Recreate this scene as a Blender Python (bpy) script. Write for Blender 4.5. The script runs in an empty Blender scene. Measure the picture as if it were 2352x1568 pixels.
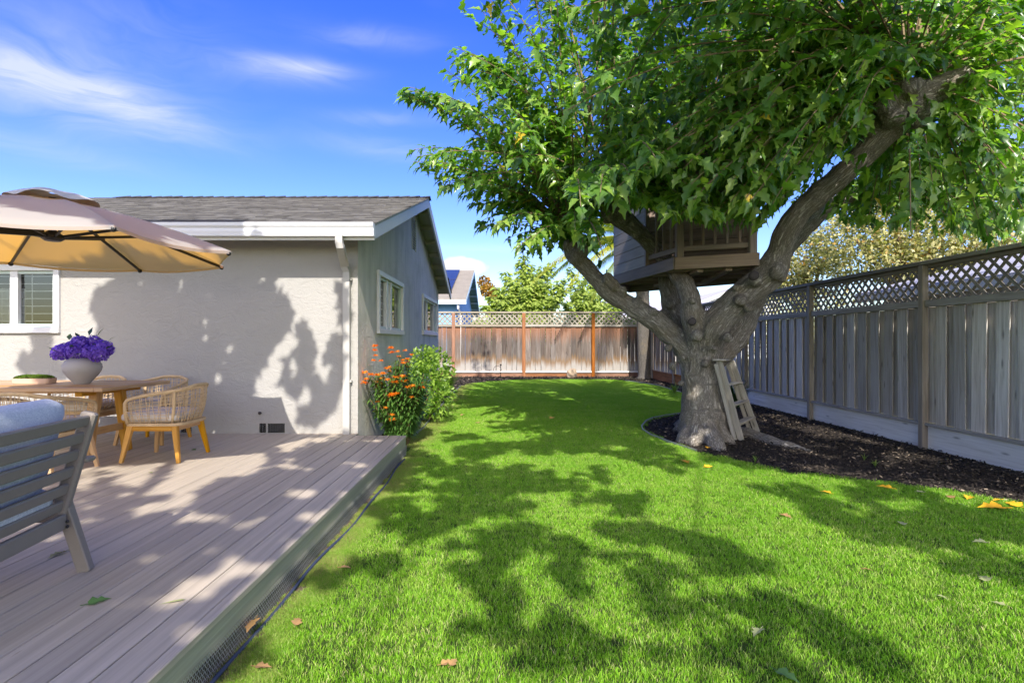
import bpy, bmesh, math, random
import numpy as np
from mathutils import Vector, Matrix, noise as mnoise

random.seed(7); RNG = np.random.default_rng(11)
R = math.radians
scene = bpy.context.scene
COL = scene.collection

# ------------------------------------------------------------------ camera, sky, sun, exposure
H = 1.40            # eye height above the lawn
DK = 0.237          # deck top above the lawn
F, CX, CY = 1250.0, 1160.0, 784.0      # measured on a 2352 x 1568 copy of the picture
cam_d = bpy.data.cameras.new('camera'); cam = bpy.data.objects.new('camera', cam_d); COL.objects.link(cam)
cam_d.sensor_width = 36.0; cam_d.lens = 36.0 * F / 2352.0
cam_d.shift_x = (1176 - CX) / 2352.0
cam_d.clip_start = 0.05; cam_d.clip_end = 3000
cam.location = (0, 0, H); cam.rotation_euler = (R(90), 0, 0)
scene.camera = cam

SUN_FROM = Vector((0.09, -1.0, 0.83)).normalized()
SUN_EL = math.asin(SUN_FROM.z); SUN_AZ = math.atan2(SUN_FROM.x, SUN_FROM.y)
SKY_STRENGTH, SUN_STRENGTH, EXPOSURE = 0.15, 2.95, 1.36
sun_d = bpy.data.lights.new('sun', 'SUN'); sun_d.energy = SUN_STRENGTH; sun_d.angle = R(0.42); sun_d.color = (1.0, 0.955, 0.88)
sun = bpy.data.objects.new('sun', sun_d); COL.objects.link(sun)
sun.rotation_euler = (-SUN_FROM).to_track_quat('-Z', 'Y').to_euler(); sun.location = (2, -10, 12)

scene.view_settings.view_transform = 'Standard'; scene.view_settings.look = 'None'
scene.view_settings.gamma = 1.0; scene.view_settings.exposure = EXPOSURE
scene.render.engine = 'CYCLES'
scene.cycles.max_bounces = 7; scene.cycles.diffuse_bounces = 4; scene.cycles.glossy_bounces = 3
scene.cycles.transmission_bounces = 4; scene.cycles.transparent_max_bounces = 10
scene.cycles.caustics_reflective = False; scene.cycles.caustics_refractive = False
scene.cycles.use_denoising = True
scene.cycles.sample_clamp_indirect = 6.0

class NT:
    """tiny helper for node trees"""
    def __init__(s, tree): s.t = tree; tree.nodes.clear()
    def add(s, typ, ins=None, **kw):
        n = s.t.nodes.new(typ)
        for k, v in kw.items(): setattr(n, k, v)
        for k, v in (ins or {}).items(): s.put(n.inputs[k], v)
        return n
    def put(s, sock, v):
        if isinstance(v, bpy.types.NodeSocket): s.t.links.new(v, sock)
        elif isinstance(v, bpy.types.Node): s.t.links.new(v.outputs[0], sock)
        else:
            if hasattr(sock.default_value, '__len__') and len(sock.default_value) == 4 and len(v) == 3: v = (*v, 1)
            sock.default_value = v
    def math(s, op, a, b=0.0, c=0.0, clamp=False):
        n = s.add('ShaderNodeMath', {0: a, 1: b, 2: c}, operation=op); n.use_clamp = clamp; return n.outputs[0]
    def vmath(s, op, a, b=(0, 0, 0)):
        n = s.add('ShaderNodeVectorMath', operation=op); s.put(n.inputs[0], a)
        if op == 'SCALE': s.put(n.inputs['Scale'], b)
        else: s.put(n.inputs[1], b)
        return n.outputs[0]
    def ramp(s, fac, stops, interp='LINEAR'):
        n = s.add('ShaderNodeValToRGB', {0: fac}); cr = n.color_ramp; cr.interpolation = interp
        while len(cr.elements) < len(stops): cr.elements.new(0.5)
        for e, (p, c) in zip(cr.elements, stops):
            e.position = p; e.color = (*c, 1) if not isinstance(c, (int, float)) else (c, c, c, 1)
        return n.outputs[0]
    def noise(s, vec, scale=5, detail=4, rough=0.55, dist=0.0, out=0):
        n = s.add('ShaderNodeTexNoise', {'Scale': scale, 'Detail': detail, 'Roughness': rough, 'Distortion': dist})
        if vec is not None: s.put(n.inputs['Vector'], vec)
        return n.outputs[out]
    def mix(s, fac, a, b, blend='MIX'):
        n = s.add('ShaderNodeMix', data_type='RGBA', blend_type=blend); s.put(n.inputs[0], fac)
        s.put(n.inputs[6], a); s.put(n.inputs[7], b); return n.outputs[2]
    def mapv(s, vec, scale=(1, 1, 1), loc=(0, 0, 0)):
        return s.add('ShaderNodeMapping', {'Vector': vec, 'Scale': scale, 'Location': loc}).outputs[0]
    def bump(s, height, strength=0.3, dist=0.02, normal=None):
        n = s.add('ShaderNodeBump', {'Height': height, 'Strength': strength, 'Distance': dist})
        if normal is not None: s.put(n.inputs['Normal'], normal)
        return n.outputs[0]
    def maprange(s, v, a, b, c=0.0, d=1.0):
        return s.add('ShaderNodeMapRange', {0: v, 1: a, 2: b, 3: c, 4: d}).outputs[0]

def build_world():
    w = bpy.data.worlds.new('World'); scene.world = w; w.use_nodes = True
    t = NT(w.node_tree)
    sky = t.add('ShaderNodeTexSky', sky_type='NISHITA'); sky.sun_disc = False
    sky.sun_elevation = SUN_EL; sky.sun_rotation = SUN_AZ; sky.altitude = 0; sky.air_density = 1.0
    sky.dust_density = 1.9; sky.ozone_density = 2.0
    hs = t.add('ShaderNodeHueSaturation', {'Color': sky, 'Saturation': 1.43, 'Value': 0.90, 'Hue': 0.531})
    d = t.add('ShaderNodeTexCoord').outputs['Generated']
    sx = t.add('ShaderNodeSeparateXYZ', {0: d})
    az = t.math('ARCTAN2', sx.outputs[0], sx.outputs[1]); el = t.math('ARCSINE', sx.outputs[2])
    ae = t.add('ShaderNodeCombineXYZ', {0: az, 1: el, 2: 0.0}).outputs[0]
    warp = t.noise(t.mapv(ae, (2.0, 5.0, 1)), 1.6, 3, 0.5, out=1)
    aew = t.vmath('ADD', ae, t.vmath('SCALE', t.vmath('SUBTRACT', warp, (0.5, 0.5, 0.5)), 0.22))
    streak = t.noise(t.mapv(aew, (2.2, 13, 1)), 2.2, 6, 0.58)
    streak = t.maprange(streak, 0.30, 0.78)
    fine = t.noise(t.mapv(aew, (7, 22, 1)), 2.0, 5, 0.6)
    # thin cirrus all round the sky, with the streaks seen over the roof as its denser part
    wide = t.noise(t.mapv(aew, (1.0, 3.2, 1), (4.3, 1.7, 0)), 1.3, 4, 0.5)
    total = t.math('MULTIPLY', t.maprange(wide, 0.52, 0.86), 0.30)
    def ang(px, py):
        u = (px - CX) / F; v = (CY - py) / F
        return math.atan(u), math.atan(v * math.cos(math.atan(u)))
    def blob(px, py, wx, wy, amp, tilt=0.0):
        a0, e0 = ang(px, py); sa, se = wx / F, wy / F
        dx = t.math('MULTIPLY', t.math('SUBTRACT', az, a0), 1 / sa)
        dy = t.math('MULTIPLY', t.math('SUBTRACT', t.math('SUBTRACT', el, e0), t.math('MULTIPLY', t.math('SUBTRACT', az, a0), tilt)), 1 / se)
        r2 = t.math('ADD', t.math('MULTIPLY', dx, dx), t.math('MULTIPLY', dy, dy))
        return t.math('MULTIPLY', t.math('EXPONENT', t.math('MULTIPLY', r2, -1.0)), amp)
    for b in [(250, 232, 170, 30, 0.95, -0.12), (60, 190, 220, 55, 0.70, -0.1), (130, 120, 260, 90, 0.35, 0.2), (675, 152, 95, 16, 0.95, 0.03), (640, 168, 150, 22, 0.4, 0.05),
              (860, 88, 130, 20, 0.45, 0.05), (60, 335, 170, 22, 0.35, -0.05), (900, 345, 170, 22, 0.4, -0.05), (890, 275, 150, 16, 0.32, 0.05),
              (1130, 570, 260, 14, 0.5, 0.03), (2300, 350, 160, 60, 0.6, 0.1)]:
        total = t.math('ADD', total, blob(*b))
    cir = t.math('MULTIPLY', total, t.math('ADD', t.math('MULTIPLY', streak, 0.85), t.math('MULTIPLY', fine, 0.35)), clamp=True)
    # one small cumulus low over the fence
    puff = t.noise(t.mapv(ae, (26, 30, 1)), 1.0, 6, 0.6)
    cum = t.math('ADD', t.math('ADD', blob(1050, 608, 44, 22, 1.0), blob(1030, 622, 60, 16, 0.8)), blob(1088, 612, 36, 16, 0.75))
    cum = t.math('ADD', cum, t.math('MULTIPLY', t.math('SUBTRACT', puff, 0.5), 0.9))
    cum = t.math('MULTIPLY', t.maprange(cum, 0.42, 0.66), t.maprange(el, 0.05, 0.10))
    cum = t.math('MULTIPLY', cum, t.maprange(t.math('ABSOLUTE', t.math('SUBTRACT', az, ang(1055, 605)[0])), 0.16, 0.08))
    c1 = t.mix(t.math('MULTIPLY', cir, 0.72), hs.outputs[0], (2.45, 2.55, 2.75))
    c2 = t.mix(cum, c1, (2.75, 2.75, 2.8))
    bg = t.add('ShaderNodeBackground', {'Color': c2, 'Strength': SKY_STRENGTH})
    t.add('ShaderNodeOutputWorld', {0: bg})
    w.cycles.sampling_method = 'MANUAL'; w.cycles.sample_map_resolution = 256
build_world()

# ------------------------------------------------------------------ picture -> place helpers
def D(x, y, Z): return Vector(((x - CX) * Z / F, Z, H + (CY - y) * Z / F))
def G(x, y, h=0.0):
    Z = F * (H - h) / (y - CY); return Vector(((x - CX) * Z / F, Z, h))
def PX(p): return (CX + p[0] * F / p[1], CY - (p[2] - H) * F / p[1])

# ------------------------------------------------------------------ object helpers
WORLD = {}
def tag(o, label=None, cat=None, group=None, kind=None):
    if label: o['label'] = label
    if cat: o['category'] = cat
    if group: o['group'] = group
    if kind: o['kind'] = kind
    return o
def place(o, W, parent=None):
    WORLD[o.name] = W.copy()
    if parent is not None:
        o.parent = parent; o.matrix_basis = WORLD[parent.name].inverted() @ W
    else: o.matrix_basis = W
    return o
def link(name, data, parent=None, W=None):
    o = bpy.data.objects.new(name, data); COL.objects.link(o)
    return place(o, W if W is not None else Matrix.Identity(4), parent)
def empty(name, loc=(0, 0, 0), rz=0.0, **kw):
    o = link(name, None, None, Matrix.Translation(Vector(loc)) @ Matrix.Rotation(rz, 4, 'Z'))
    o.empty_display_size = 0.1
    return tag(o, **kw)
def copy_tree(o, parent=None, W=None):
    c = o.copy(); COL.objects.link(c)
    if parent is not None: c.parent = parent
    if W is not None: c.matrix_basis = W
    for ch in o.children: copy_tree(ch, c)
    return c

class MB:
    def __init__(s): s.v = []; s.f = []
    def add(s, vs, fs):
        b = len(s.v); s.v.extend([tuple(v) for v in vs]); s.f.extend([tuple(i + b for i in f) for f in fs]); return s
    def box(s, c, d, rz=0.0, M=None):
        x, y, z = d[0] / 2, d[1] / 2, d[2] / 2
        vs = [Vector((sx * x, sy * y, sz * z)) for sz in (-1, 1) for sy in (-1, 1) for sx in (-1, 1)]
        m = M if M is not None else Matrix.Rotation(rz, 3, 'Z')
        vs = [m @ v + Vector(c) for v in vs]
        return s.add(vs, [(0, 2, 3, 1), (4, 5, 7, 6), (0, 1, 5, 4), (2, 6, 7, 3), (0, 4, 6, 2), (1, 3, 7, 5)])
    def quad(s, a, b, c, d): return s.add([a, b, c, d], [(0, 1, 2, 3)])
    def tube(s, pts, rad, n=8, cap=True, squash=None):
        pts = [Vector(p) for p in pts]; k = len(pts)
        if isinstance(rad, (int, float)): rad = [rad] * k
        ref = None; vs = []
        for i, p in enumerate(pts):
            tn = (pts[min(i + 1, k - 1)] - pts[max(i - 1, 0)]).normalized()
            if ref is None:
                ref = tn.orthogonal().normalized()
            ref = (ref - tn * ref.dot(tn)); ref = ref.normalized() if ref.length > 1e-6 else tn.orthogonal().normalized()
            bn = tn.cross(ref)
            for j in range(n):
                a = 2 * math.pi * j / n
                vs.append(p + (ref * math.cos(a) + bn * math.sin(a)) * rad[i])
        fs = [(i * n + j, i * n + (j + 1) % n, (i + 1) * n + (j + 1) % n, (i + 1) * n + j) for i in range(k - 1) for j in range(n)]
        if cap: fs += [tuple(range(n - 1, -1, -1)), tuple((k - 1) * n + j for j in range(n))]
        return s.add(vs, fs)
    def lathe(s, prof, n=24, c=(0, 0, 0)):
        vs = [(c[0] + r * math.cos(2 * math.pi * j / n), c[1] + r * math.sin(2 * math.pi * j / n), c[2] + z) for r, z in prof for j in range(n)]
        fs = [(i * n + j, i * n + (j + 1) % n, (i + 1) * n + (j + 1) % n, (i + 1) * n + j) for i in range(len(prof) - 1) for j in range(n)]
        return s.add(vs, fs)
    def sphere(s, c, r, n=12, m=8, scale=(1, 1, 1)):
        vs = []; 
        for i in range(1, m):
            th = math.pi * i / m
            for j in range(n):
                a = 2 * math.pi * j / n
                vs.append((c[0] + r * scale[0] * math.sin(th) * math.cos(a), c[1] + r * scale[1] * math.sin(th) * math.sin(a), c[2] + r * scale[2] * math.cos(th)))
        fs = [((i) * n + j, (i + 1) * n + j, (i + 1) * n + (j + 1) % n, i * n + (j + 1) % n) for i in range(m - 2) for j in range(n)]
        t = len(vs); vs += [(c[0], c[1], c[2] + r * scale[2]), (c[0], c[1], c[2] - r * scale[2])]
        fs += [(t, j, (j + 1) % n) for j in range(n)] + [(t + 1, (m - 2) * n + (j + 1) % n, (m - 2) * n + j) for j in range(n)]
        return s.add(vs, fs)
    def mesh(s, name, mat=None, smooth=False):
        me = bpy.data.meshes.new(name); me.from_pydata(s.v, [], s.f); me.update()
        if mat: me.materials.append(mat)
        if smooth: me.polygons.foreach_set('use_smooth', [True] * len(me.polygons))
        return me
    def build(s, name, mat, parent=None, smooth=False, W=None):
        return link(name, s.mesh(name, mat, smooth), parent, W)

def fast_mesh(name, V, T, mat, attrs=None, smooth=False):
    V = np.asarray(V, np.float32); T = np.asarray(T, np.int32)
    me = bpy.data.meshes.new(name); k = T.shape[1]
    me.vertices.add(len(V)); me.vertices.foreach_set('co', V.ravel())
    me.loops.add(T.size); me.loops.foreach_set('vertex_index', T.ravel())
    me.polygons.add(len(T)); me.polygons.foreach_set('loop_start', np.arange(0, T.size, k, dtype=np.int32))
    if smooth: me.polygons.foreach_set('use_smooth', np.ones(len(T), bool))
    me.update(calc_edges=True); me.validate()
    for nm, arr in (attrs or {}).items():
        arr = np.asarray(arr, np.float32)
        a = me.attributes.new(nm, 'FLOAT' if arr.ndim == 1 else 'FLOAT_VECTOR', 'POINT')
        a.data.foreach_set('value' if arr.ndim == 1 else 'vector', arr.ravel())
    if mat: me.materials.append(mat)
    return me

_cb = {}
def cbox(L, w, h, bev, mat):
    """bevelled board, length along local X, shared between boards of the same size"""
    key = (round(L, 3), round(w, 3), round(h, 3), round(bev, 4), mat.name)
    if key not in _cb:
        bm = bmesh.new(); bmesh.ops.create_cube(bm, size=1.0)
        for v in bm.verts: v.co = Vector((v.co.x * L, v.co.y * w, v.co.z * h))
        if bev > 0: bmesh.ops.bevel(bm, geom=bm.edges[:], offset=min(bev, 0.45 * min(w, h)), segments=1, affect='EDGES', profile=0.5)
        me = bpy.data.meshes.new('board'); bm.to_mesh(me); bm.free(); me.materials.append(mat); _cb[key] = me
    return _cb[key]
def frame(p0, p1, up=(0, 0, 1)):
    p0, p1 = Vector(p0), Vector(p1); x = (p1 - p0).normalized(); u = Vector(up)
    y = u.cross(x)
    if y.length < 1e-4: y = Vector((0, 1, 0)).cross(x)
    if y.length < 1e-4: y = Vector((1, 0, 0)).cross(x)
    y.normalize(); z = x.cross(y)
    M = Matrix((x, y, z)).transposed().to_4x4(); M.translation = (p0 + p1) / 2
    return M
def beam(name, p0, p1, w, h, mat, parent=None, up=(0, 0, 1), bev=0.004):
    """straight piece from p0 to p1; h along up, w across"""
    L = (Vector(p1) - Vector(p0)).length
    return link(name, cbox(L, w, h, bev, mat), parent, frame(p0, p1, up))
def taper(name, p0, p1, a0, a1, mat, parent=None, up=(0, 1, 0), b0=None, b1=None, bev=0.15):
    """tapering four-sided leg with chamfered corners; a across, b along up"""
    b0 = b0 or a0; b1 = b1 or a1
    M = frame(p0, p1, up); L = (Vector(p1) - Vector(p0)).length; vs = []
    for x, a, b in ((-L / 2, a0 / 2, b0 / 2), (L / 2, a1 / 2, b1 / 2)):
        c = bev * min(a, b)
        for y, z in ((a - c, b), (-a + c, b), (-a, b - c), (-a, -b + c), (-a + c, -b), (a - c, -b), (a, -b + c), (a, b - c)): vs.append((x, y, z))
    fs = [(j, (j + 1) % 8, 8 + (j + 1) % 8, 8 + j) for j in range(8)] + [tuple(range(7, -1, -1)), tuple(range(8, 16))]
    return link(name, MB().add(vs, fs).mesh(name, mat), parent, M)
def rounded_box(name, d, mat, parent, W, r=0.04, puff=0.0, seg=3, sub=8):
    """soft cushion: subdivided box, rounded corners, bulging faces"""
    bm = bmesh.new(); bmesh.ops.create_cube(bm, size=1.0)
    bmesh.ops.subdivide_edges(bm, edges=bm.edges[:], cuts=sub, use_grid_fill=True)
    hx, hy, hz = d[0] / 2, d[1] / 2, d[2] / 2; r = min(r, hx * .99, hy * .99, hz * .99)
    for v in bm.verts:
        p = Vector((v.co.x * d[0], v.co.y * d[1], v.co.z * d[2]))
        u = (v.co.x * 2, v.co.y * 2, v.co.z * 2)
        q = Vector((max(-hx + r, min(hx - r, p.x)), max(-hy + r, min(hy - r, p.y)), max(-hz + r, min(hz - r, p.z))))
        e = p - q
        p = q + (e.normalized() * r if e.length > 1e-6 else e)
        p.z += puff * math.copysign(1, u[2]) * (1 - u[0] ** 2) * (1 - u[1] ** 2) * (abs(u[2]) > 0.9)
        p += mnoise.noise_vector(p * 9 + Vector((d[0] * 31, 0, 0))) * 0.004
        v.co = p
    me = bpy.data.meshes.new(name); bm.to_mesh(me); bm.free(); me.materials.append(mat)
    me.polygons.foreach_set('use_smooth', [True] * len(me.polygons))
    return link(name, me, parent, W)

def basis(d, n):
    d = d / np.linalg.norm(d, axis=1, keepdims=True)
    n = n - d * (n * d).sum(1, keepdims=True); n = n / np.maximum(np.linalg.norm(n, axis=1, keepdims=True), 1e-6)
    return d, np.cross(n, d), n
def leaf_cloud(name, mat, P, d, n, size, tv, tf, var=None, wid=0.0):
    d, s, n = basis(np.asarray(d, float), np.asarray(n, float)); P = np.asarray(P, float); k = len(P)
    size = np.broadcast_to(size, (k,))[:, None, None]; s = s * RNG.uniform(1 - wid, 1 + wid * .4, (k, 1))
    tv = np.asarray(tv, float); V = P[:, None, :] + size * (tv[None, :, 0:1] * d[:, None] + tv[None, :, 1:2] * s[:, None] + tv[None, :, 2:3] * n[:, None])
    T = (np.asarray(tf)[None] + (np.arange(k) * len(tv))[:, None, None]).reshape(-1, len(tf[0]))
    var = RNG.random(k) if var is None else var
    return fast_mesh(name, V.reshape(-1, 3), T, mat, {'var': np.repeat(var, len(tv))})
# leaf patterns: a lobed mulberry leaf, a plain pointed leaf, a long narrow leaf
def _lobed():
    mid = [(0, 0), (.33, 0), (.62, 0), (1, 0)]; out = [(-.04, .13), (.20, .33), (.40, .145), (.56, .24), (.70, .10)]
    pts = mid + out + [(x, -y) for x, y in out]
    tv = [(x, y, .34 * abs(y) - .30 * x * x) for x, y in pts]
    tf = []
    for o, fl in ((4, 0), (9, 1)):
        a, b, c, d, e = range(o, o + 5)
        for t in [(0, 1, a), (a, 1, b), (b, 1, c), (c, 1, 2), (c, 2, d), (d, 2, e), (e, 2, 3)]: tf.append(t[::-1] if fl else t)
    return tv, tf
LOBED = _lobed()
PLAIN = ([(0, 0, 0), (.45, .28, .06), (1, 0, -.08), (.45, -.28, .06), (.45, 0, 0)], [(0, 4, 1), (1, 4, 2), (0, 3, 4), (3, 2, 4)])
NARROW = ([(0, 0, 0), (.3, .11, .02), (.3, -.11, .02), (.7, .08, -.08), (.7, -.08, -.08), (1, 0, -.24)], [(0, 2, 1), (1, 2, 4), (1, 4, 3), (3, 4, 5)])
def unit(n, up=0.0):
    v = RNG.normal(size=(n, 3)); v /= np.linalg.norm(v, axis=1, keepdims=True); v[:, 2] += up
    return v / np.linalg.norm(v, axis=1, keepdims=True)

# ------------------------------------------------------------------ materials
MATS = {}
def newmat(name):
    m = bpy.data.materials.new(name); m.use_nodes = True; t = NT(m.node_tree); MATS[name] = m
    return m, t
def finish(t, color, rough=0.6, spec=0.4, normal=None, metal=0.0, **kw):
    p = t.add('ShaderNodeBsdfPrincipled', {'Base Color': color, 'Roughness': rough, 'Specular IOR Level': spec, 'Metallic': metal, **kw})
    if normal is not None: t.put(p.inputs['Normal'], normal)
    t.add('ShaderNodeOutputMaterial', {0: p}); return p
def objvec(t, off=37.0):
    o = t.add('ShaderNodeTexCoord').outputs['Object']; r = t.add('ShaderNodeObjectInfo').outputs['Random']
    sh = t.add('ShaderNodeCombineXYZ', {0: t.math('MULTIPLY', r, off), 1: t.math('MULTIPLY', r, off * 1.7), 2: t.math('MULTIPLY', r, off * .6)}).outputs[0]
    return t.vmath('ADD', o, sh), r
def wpos(t): return t.add('ShaderNodeNewGeometry').outputs['Position']
def wood(name, dark, mid, light, rough=0.75, spec=0.25, grain=(1.6, 34, 34), bump=0.35, vary=0.35, knots=True, extra=None):
    m, t = newmat(name); v, r = objvec(t)
    g = t.noise(t.mapv(v, grain), 1.0, 5, 0.62, 0.4)
    col = t.ramp(g, [(0.28, dark), (0.5, mid), (0.72, light)])
    big = t.noise(t.mapv(v, (1.1, 5, 5)), 1.0, 3, 0.5)
    col = t.mix(t.maprange(big, 0.35, 0.7, 0, 0.45), col, dark)
    hgt = g
    if knots:
        vo = t.add('ShaderNodeTexVoronoi', {'Vector': t.mapv(v, (2.2, 9, 9)), 'Scale': 1.0, 'Randomness': 1.0}, feature='F1')
        kn = t.maprange(vo.outputs['Distance'], 0.05, 0.16, 1, 0)
        col = t.mix(t.math('MULTIPLY', kn, 0.7), col, tuple(c * 0.35 for c in dark))
    val = t.maprange(r, 0, 1, 1 - vary, 1 + vary)
    hsv = t.add('ShaderNodeHueSaturation', {'Color': col, 'Value': val, 'Saturation': t.maprange(t.math('FRACT', t.math('MULTIPLY', r, 7.3)), 0, 1, 0.75, 1.2)})
    col = hsv.outputs[0]
    if extra: col = extra(t, col, r, v)
    finish(t, col, rough, spec, t.bump(hgt, bump, 0.004)); return m
def plain(name, col, rough=0.5, spec=0.4, vary=0.0, nscale=40, namp=0.12, bump=0.0, metal=0.0, **kw):
    m, t = newmat(name); v, r = objvec(t)
    n = t.noise(v, nscale, 4, 0.6); n2 = t.noise(v, nscale / 12, 3, 0.5)
    f = t.math('ADD', t.math('MULTIPLY', t.math('SUBTRACT', n, 0.5), namp * 2), t.math('ADD', 1.0, t.math('MULTIPLY', t.math('SUBTRACT', n2, 0.5), namp * 2.4)))
    if vary: f = t.math('MULTIPLY', f, t.maprange(r, 0, 1, 1 - vary, 1 + vary))
    hsv = t.add('ShaderNodeHueSaturation', {'Color': col, 'Value': f})
    finish(t, hsv.outputs[0], rough, spec, t.bump(n, bump, 0.003) if bump else None, metal, **kw); return m
def foliage(name, dark, mid, light, rough=0.42, spec=0.5, trans=0.35, tcol=None, yellow=0.0, ycol=(.55, .38, .03)):
    m, t = newmat(name)
    a = t.add('ShaderNodeAttribute', attribute_name='var').outputs['Fac']; r = t.add('ShaderNodeObjectInfo').outputs['Random']
    f = t.math('FRACT', t.math('ADD', a, r))
    col = t.ramp(f, [(0.0, dark), (0.5, mid), (1.0, light)])
    patch = t.noise(wpos(t), 1.3, 3, 0.5)
    col = t.mix(t.maprange(patch, 0.3, 0.7, 0.0, 0.6), col, mid)
    if yellow > 0:
        y = t.math('GREATER_THAN', t.math('FRACT', t.math('MULTIPLY', f, 17.31)), 1 - yellow)
        col = t.mix(y, col, ycol)
    bs = t.add('ShaderNodeBsdfPrincipled', {'Base Color': col, 'Roughness': rough, 'Specular IOR Level': spec})
    tc = t.mix(1.0, col, tcol or (1.5, 1.9, 0.6), 'MULTIPLY')
    tr = t.add('ShaderNodeBsdfTranslucent', {'Color': tc})
    mx = t.add('ShaderNodeMixShader', {0: trans, 1: bs, 2: tr}); t.add('ShaderNodeOutputMaterial', {0: mx}); return m

def m_stucco(name, base, dirt, streak=None):
    m, t = newmat(name); p = wpos(t)
    n1 = t.noise(p, 1.1, 4, 0.55); n2 = t.noise(p, 9, 5, 0.6); n3 = t.noise(p, 70, 3, 0.6)
    tro = t.noise(t.vmath('ADD', t.mapv(p, (5, 5, 9)), t.vmath('SCALE', t.noise(p, 3, 3, 0.5, out=1), 1.6)), 1.0, 6, 0.62, 1.4)
    col = t.mix(t.maprange(n1, 0.35, 0.75, 0.0, 0.35), base, dirt)
    col = t.mix(t.maprange(n2, 0.55, 0.8, 0.0, 0.25), col, dirt)
    if streak is not None:
        s = t.noise(t.mapv(p, (9, 9, 1.3)), 1.0, 5, 0.65, 0.3); s2 = t.noise(t.mapv(p, (4, 4, 0.5)), 1.0, 4, 0.6)
        s = t.math('ADD', t.math('MULTIPLY', s, 0.6), t.math('MULTIPLY', s2, 0.5))
        col = t.mix(t.maprange(s, 0.45, 0.75, 0.0, 0.7), col, streak)
        moss = t.noise(p, 2.2, 3, 0.5)
        col = t.mix(t.maprange(moss, 0.5, 0.8, 0.0, 0.5), col, (0.36, 0.36, 0.24))
    else:
        z = t.add('ShaderNodeSeparateXYZ', {0: p}).outputs[2]
        sp = t.math('MULTIPLY', t.maprange(z, 0.62, 0.24, 0, 1), t.maprange(n2, 0.3, 0.75, 0.0, 0.8))
        col = t.mix(t.math('MULTIPLY', sp, 0.35), col, (0.33, 0.28, 0.22))
    hgt = t.math('ADD', t.math('MULTIPLY', tro, 1.0), t.math('MULTIPLY', n3, 0.25))
    finish(t, col, 0.9, 0.15, t.bump(hgt, 0.8, 0.016)); return m
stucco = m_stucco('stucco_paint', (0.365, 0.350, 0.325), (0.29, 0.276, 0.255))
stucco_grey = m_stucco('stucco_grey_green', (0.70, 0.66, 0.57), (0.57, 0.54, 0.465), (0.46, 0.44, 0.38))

def m_deck(name, base, worn):
    m, t = newmat(name); v, r = objvec(t)
    g = t.noise(t.mapv(v, (1.4, 40, 40)), 1.0, 5, 0.6, 0.3); b = t.noise(t.mapv(v, (1.0, 4, 4)), 1.2, 4, 0.55)
    col = t.mix(t.maprange(b, 0.4, 0.75, 0, 0.5), base, worn)
    lg = t.noise(t.mapv(v, (0.7, 26, 26)), 1.0, 5, 0.65, 0.5)
    col = t.add('ShaderNodeHueSaturation', {'Color': col, 'Value': t.maprange(lg, 0.3, 0.7, 0.80, 1.14)}).outputs[0]
    sc = t.noise(t.mapv(v, (2.0, 22, 22)), 2.0, 6, 0.7)
    col = t.mix(t.maprange(sc, 0.66, 0.74, 0, 0.55), col, (0.17, 0.13, 0.10))
    hsv = t.add('ShaderNodeHueSaturation', {'Color': col, 'Value': t.maprange(r, 0, 1, 0.90, 1.08)})
    finish(t, hsv.outputs[0], 0.55, 0.35, t.bump(t.math('ADD', g, lg), 0.45, 0.004)); return m
deck_paint = m_deck('deck_paint', (0.455, 0.385, 0.30), (0.405, 0.345, 0.275))
fascia_paint = m_deck('deck_fascia_paint', (0.36, 0.335, 0.255), (0.29, 0.27, 0.205))

def grey_extra(t, col, r, v):
    return col
fence_wood = wood('weathered_fence_wood', (0.33, 0.28, 0.235), (0.55, 0.495, 0.435), (0.66, 0.62, 0.575), vary=0.32, bump=0.6)
fence_rail = wood('fence_rail_wood', (0.25, 0.215, 0.18), (0.42, 0.375, 0.325), (0.52, 0.475, 0.43), vary=0.12, knots=False)
fence_brown = wood('fence_post_wood', (0.19, 0.15, 0.11), (0.32, 0.26, 0.20), (0.40, 0.34, 0.27), vary=0.15, knots=False)
kick_wood = wood('pale_kickboard_wood', (0.58, 0.54, 0.49), (0.76, 0.72, 0.67), (0.84, 0.80, 0.76), vary=0.10)
red_wood = wood('red_fence_wood', (0.15, 0.058, 0.026), (0.27, 0.112, 0.046), (0.36, 0.175, 0.085), vary=0.18)
def redboard_extra(t, col, r, v):
    # sprinkler bleaching: pale grey feet, brown tide line, raw red under the rail
    z = t.add('ShaderNodeSeparateXYZ', {0: wpos(t)}).outputs[2]
    wob = t.math('MULTIPLY', t.math('SUBTRACT', t.noise(t.mapv(wpos(t), (16, 16, 1)), 1.0, 4, 0.6), 0.5), 0.55)
    zz = t.math('ADD', z, t.math('ADD', wob, t.math('MULTIPLY', t.math('SUBTRACT', r, 0.5), 0.25)))
    col = t.mix(t.maprange(zz, 1.35, 2.15, 0.0, 0.75), col, (0.34, 0.13, 0.05))
    col = t.mix(t.math('MULTIPLY', t.maprange(zz, 0.85, 0.66, 0, 1), 0.75), col, (0.22, 0.13, 0.06))
    return t.mix(t.math('MULTIPLY', t.maprange(zz, 0.66, 0.42, 0, 1), 0.85), col, (0.36, 0.34, 0.315))
red_board = wood('bleached_redwood_board', (0.07, 0.052, 0.043), (0.145, 0.115, 0.096), (0.23, 0.205, 0.185), vary=0.45, extra=redboard_extra)
lattice_pale = wood('pale_lattice_wood', (0.20, 0.17, 0.125), (0.31, 0.27, 0.21), (0.42, 0.37, 0.30), vary=0.15, knots=False)
lattice_dark = wood('grey_lattice_wood', (0.18, 0.15, 0.12), (0.30, 0.26, 0.215), (0.38, 0.335, 0.285), vary=0.15, knots=False)
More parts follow.
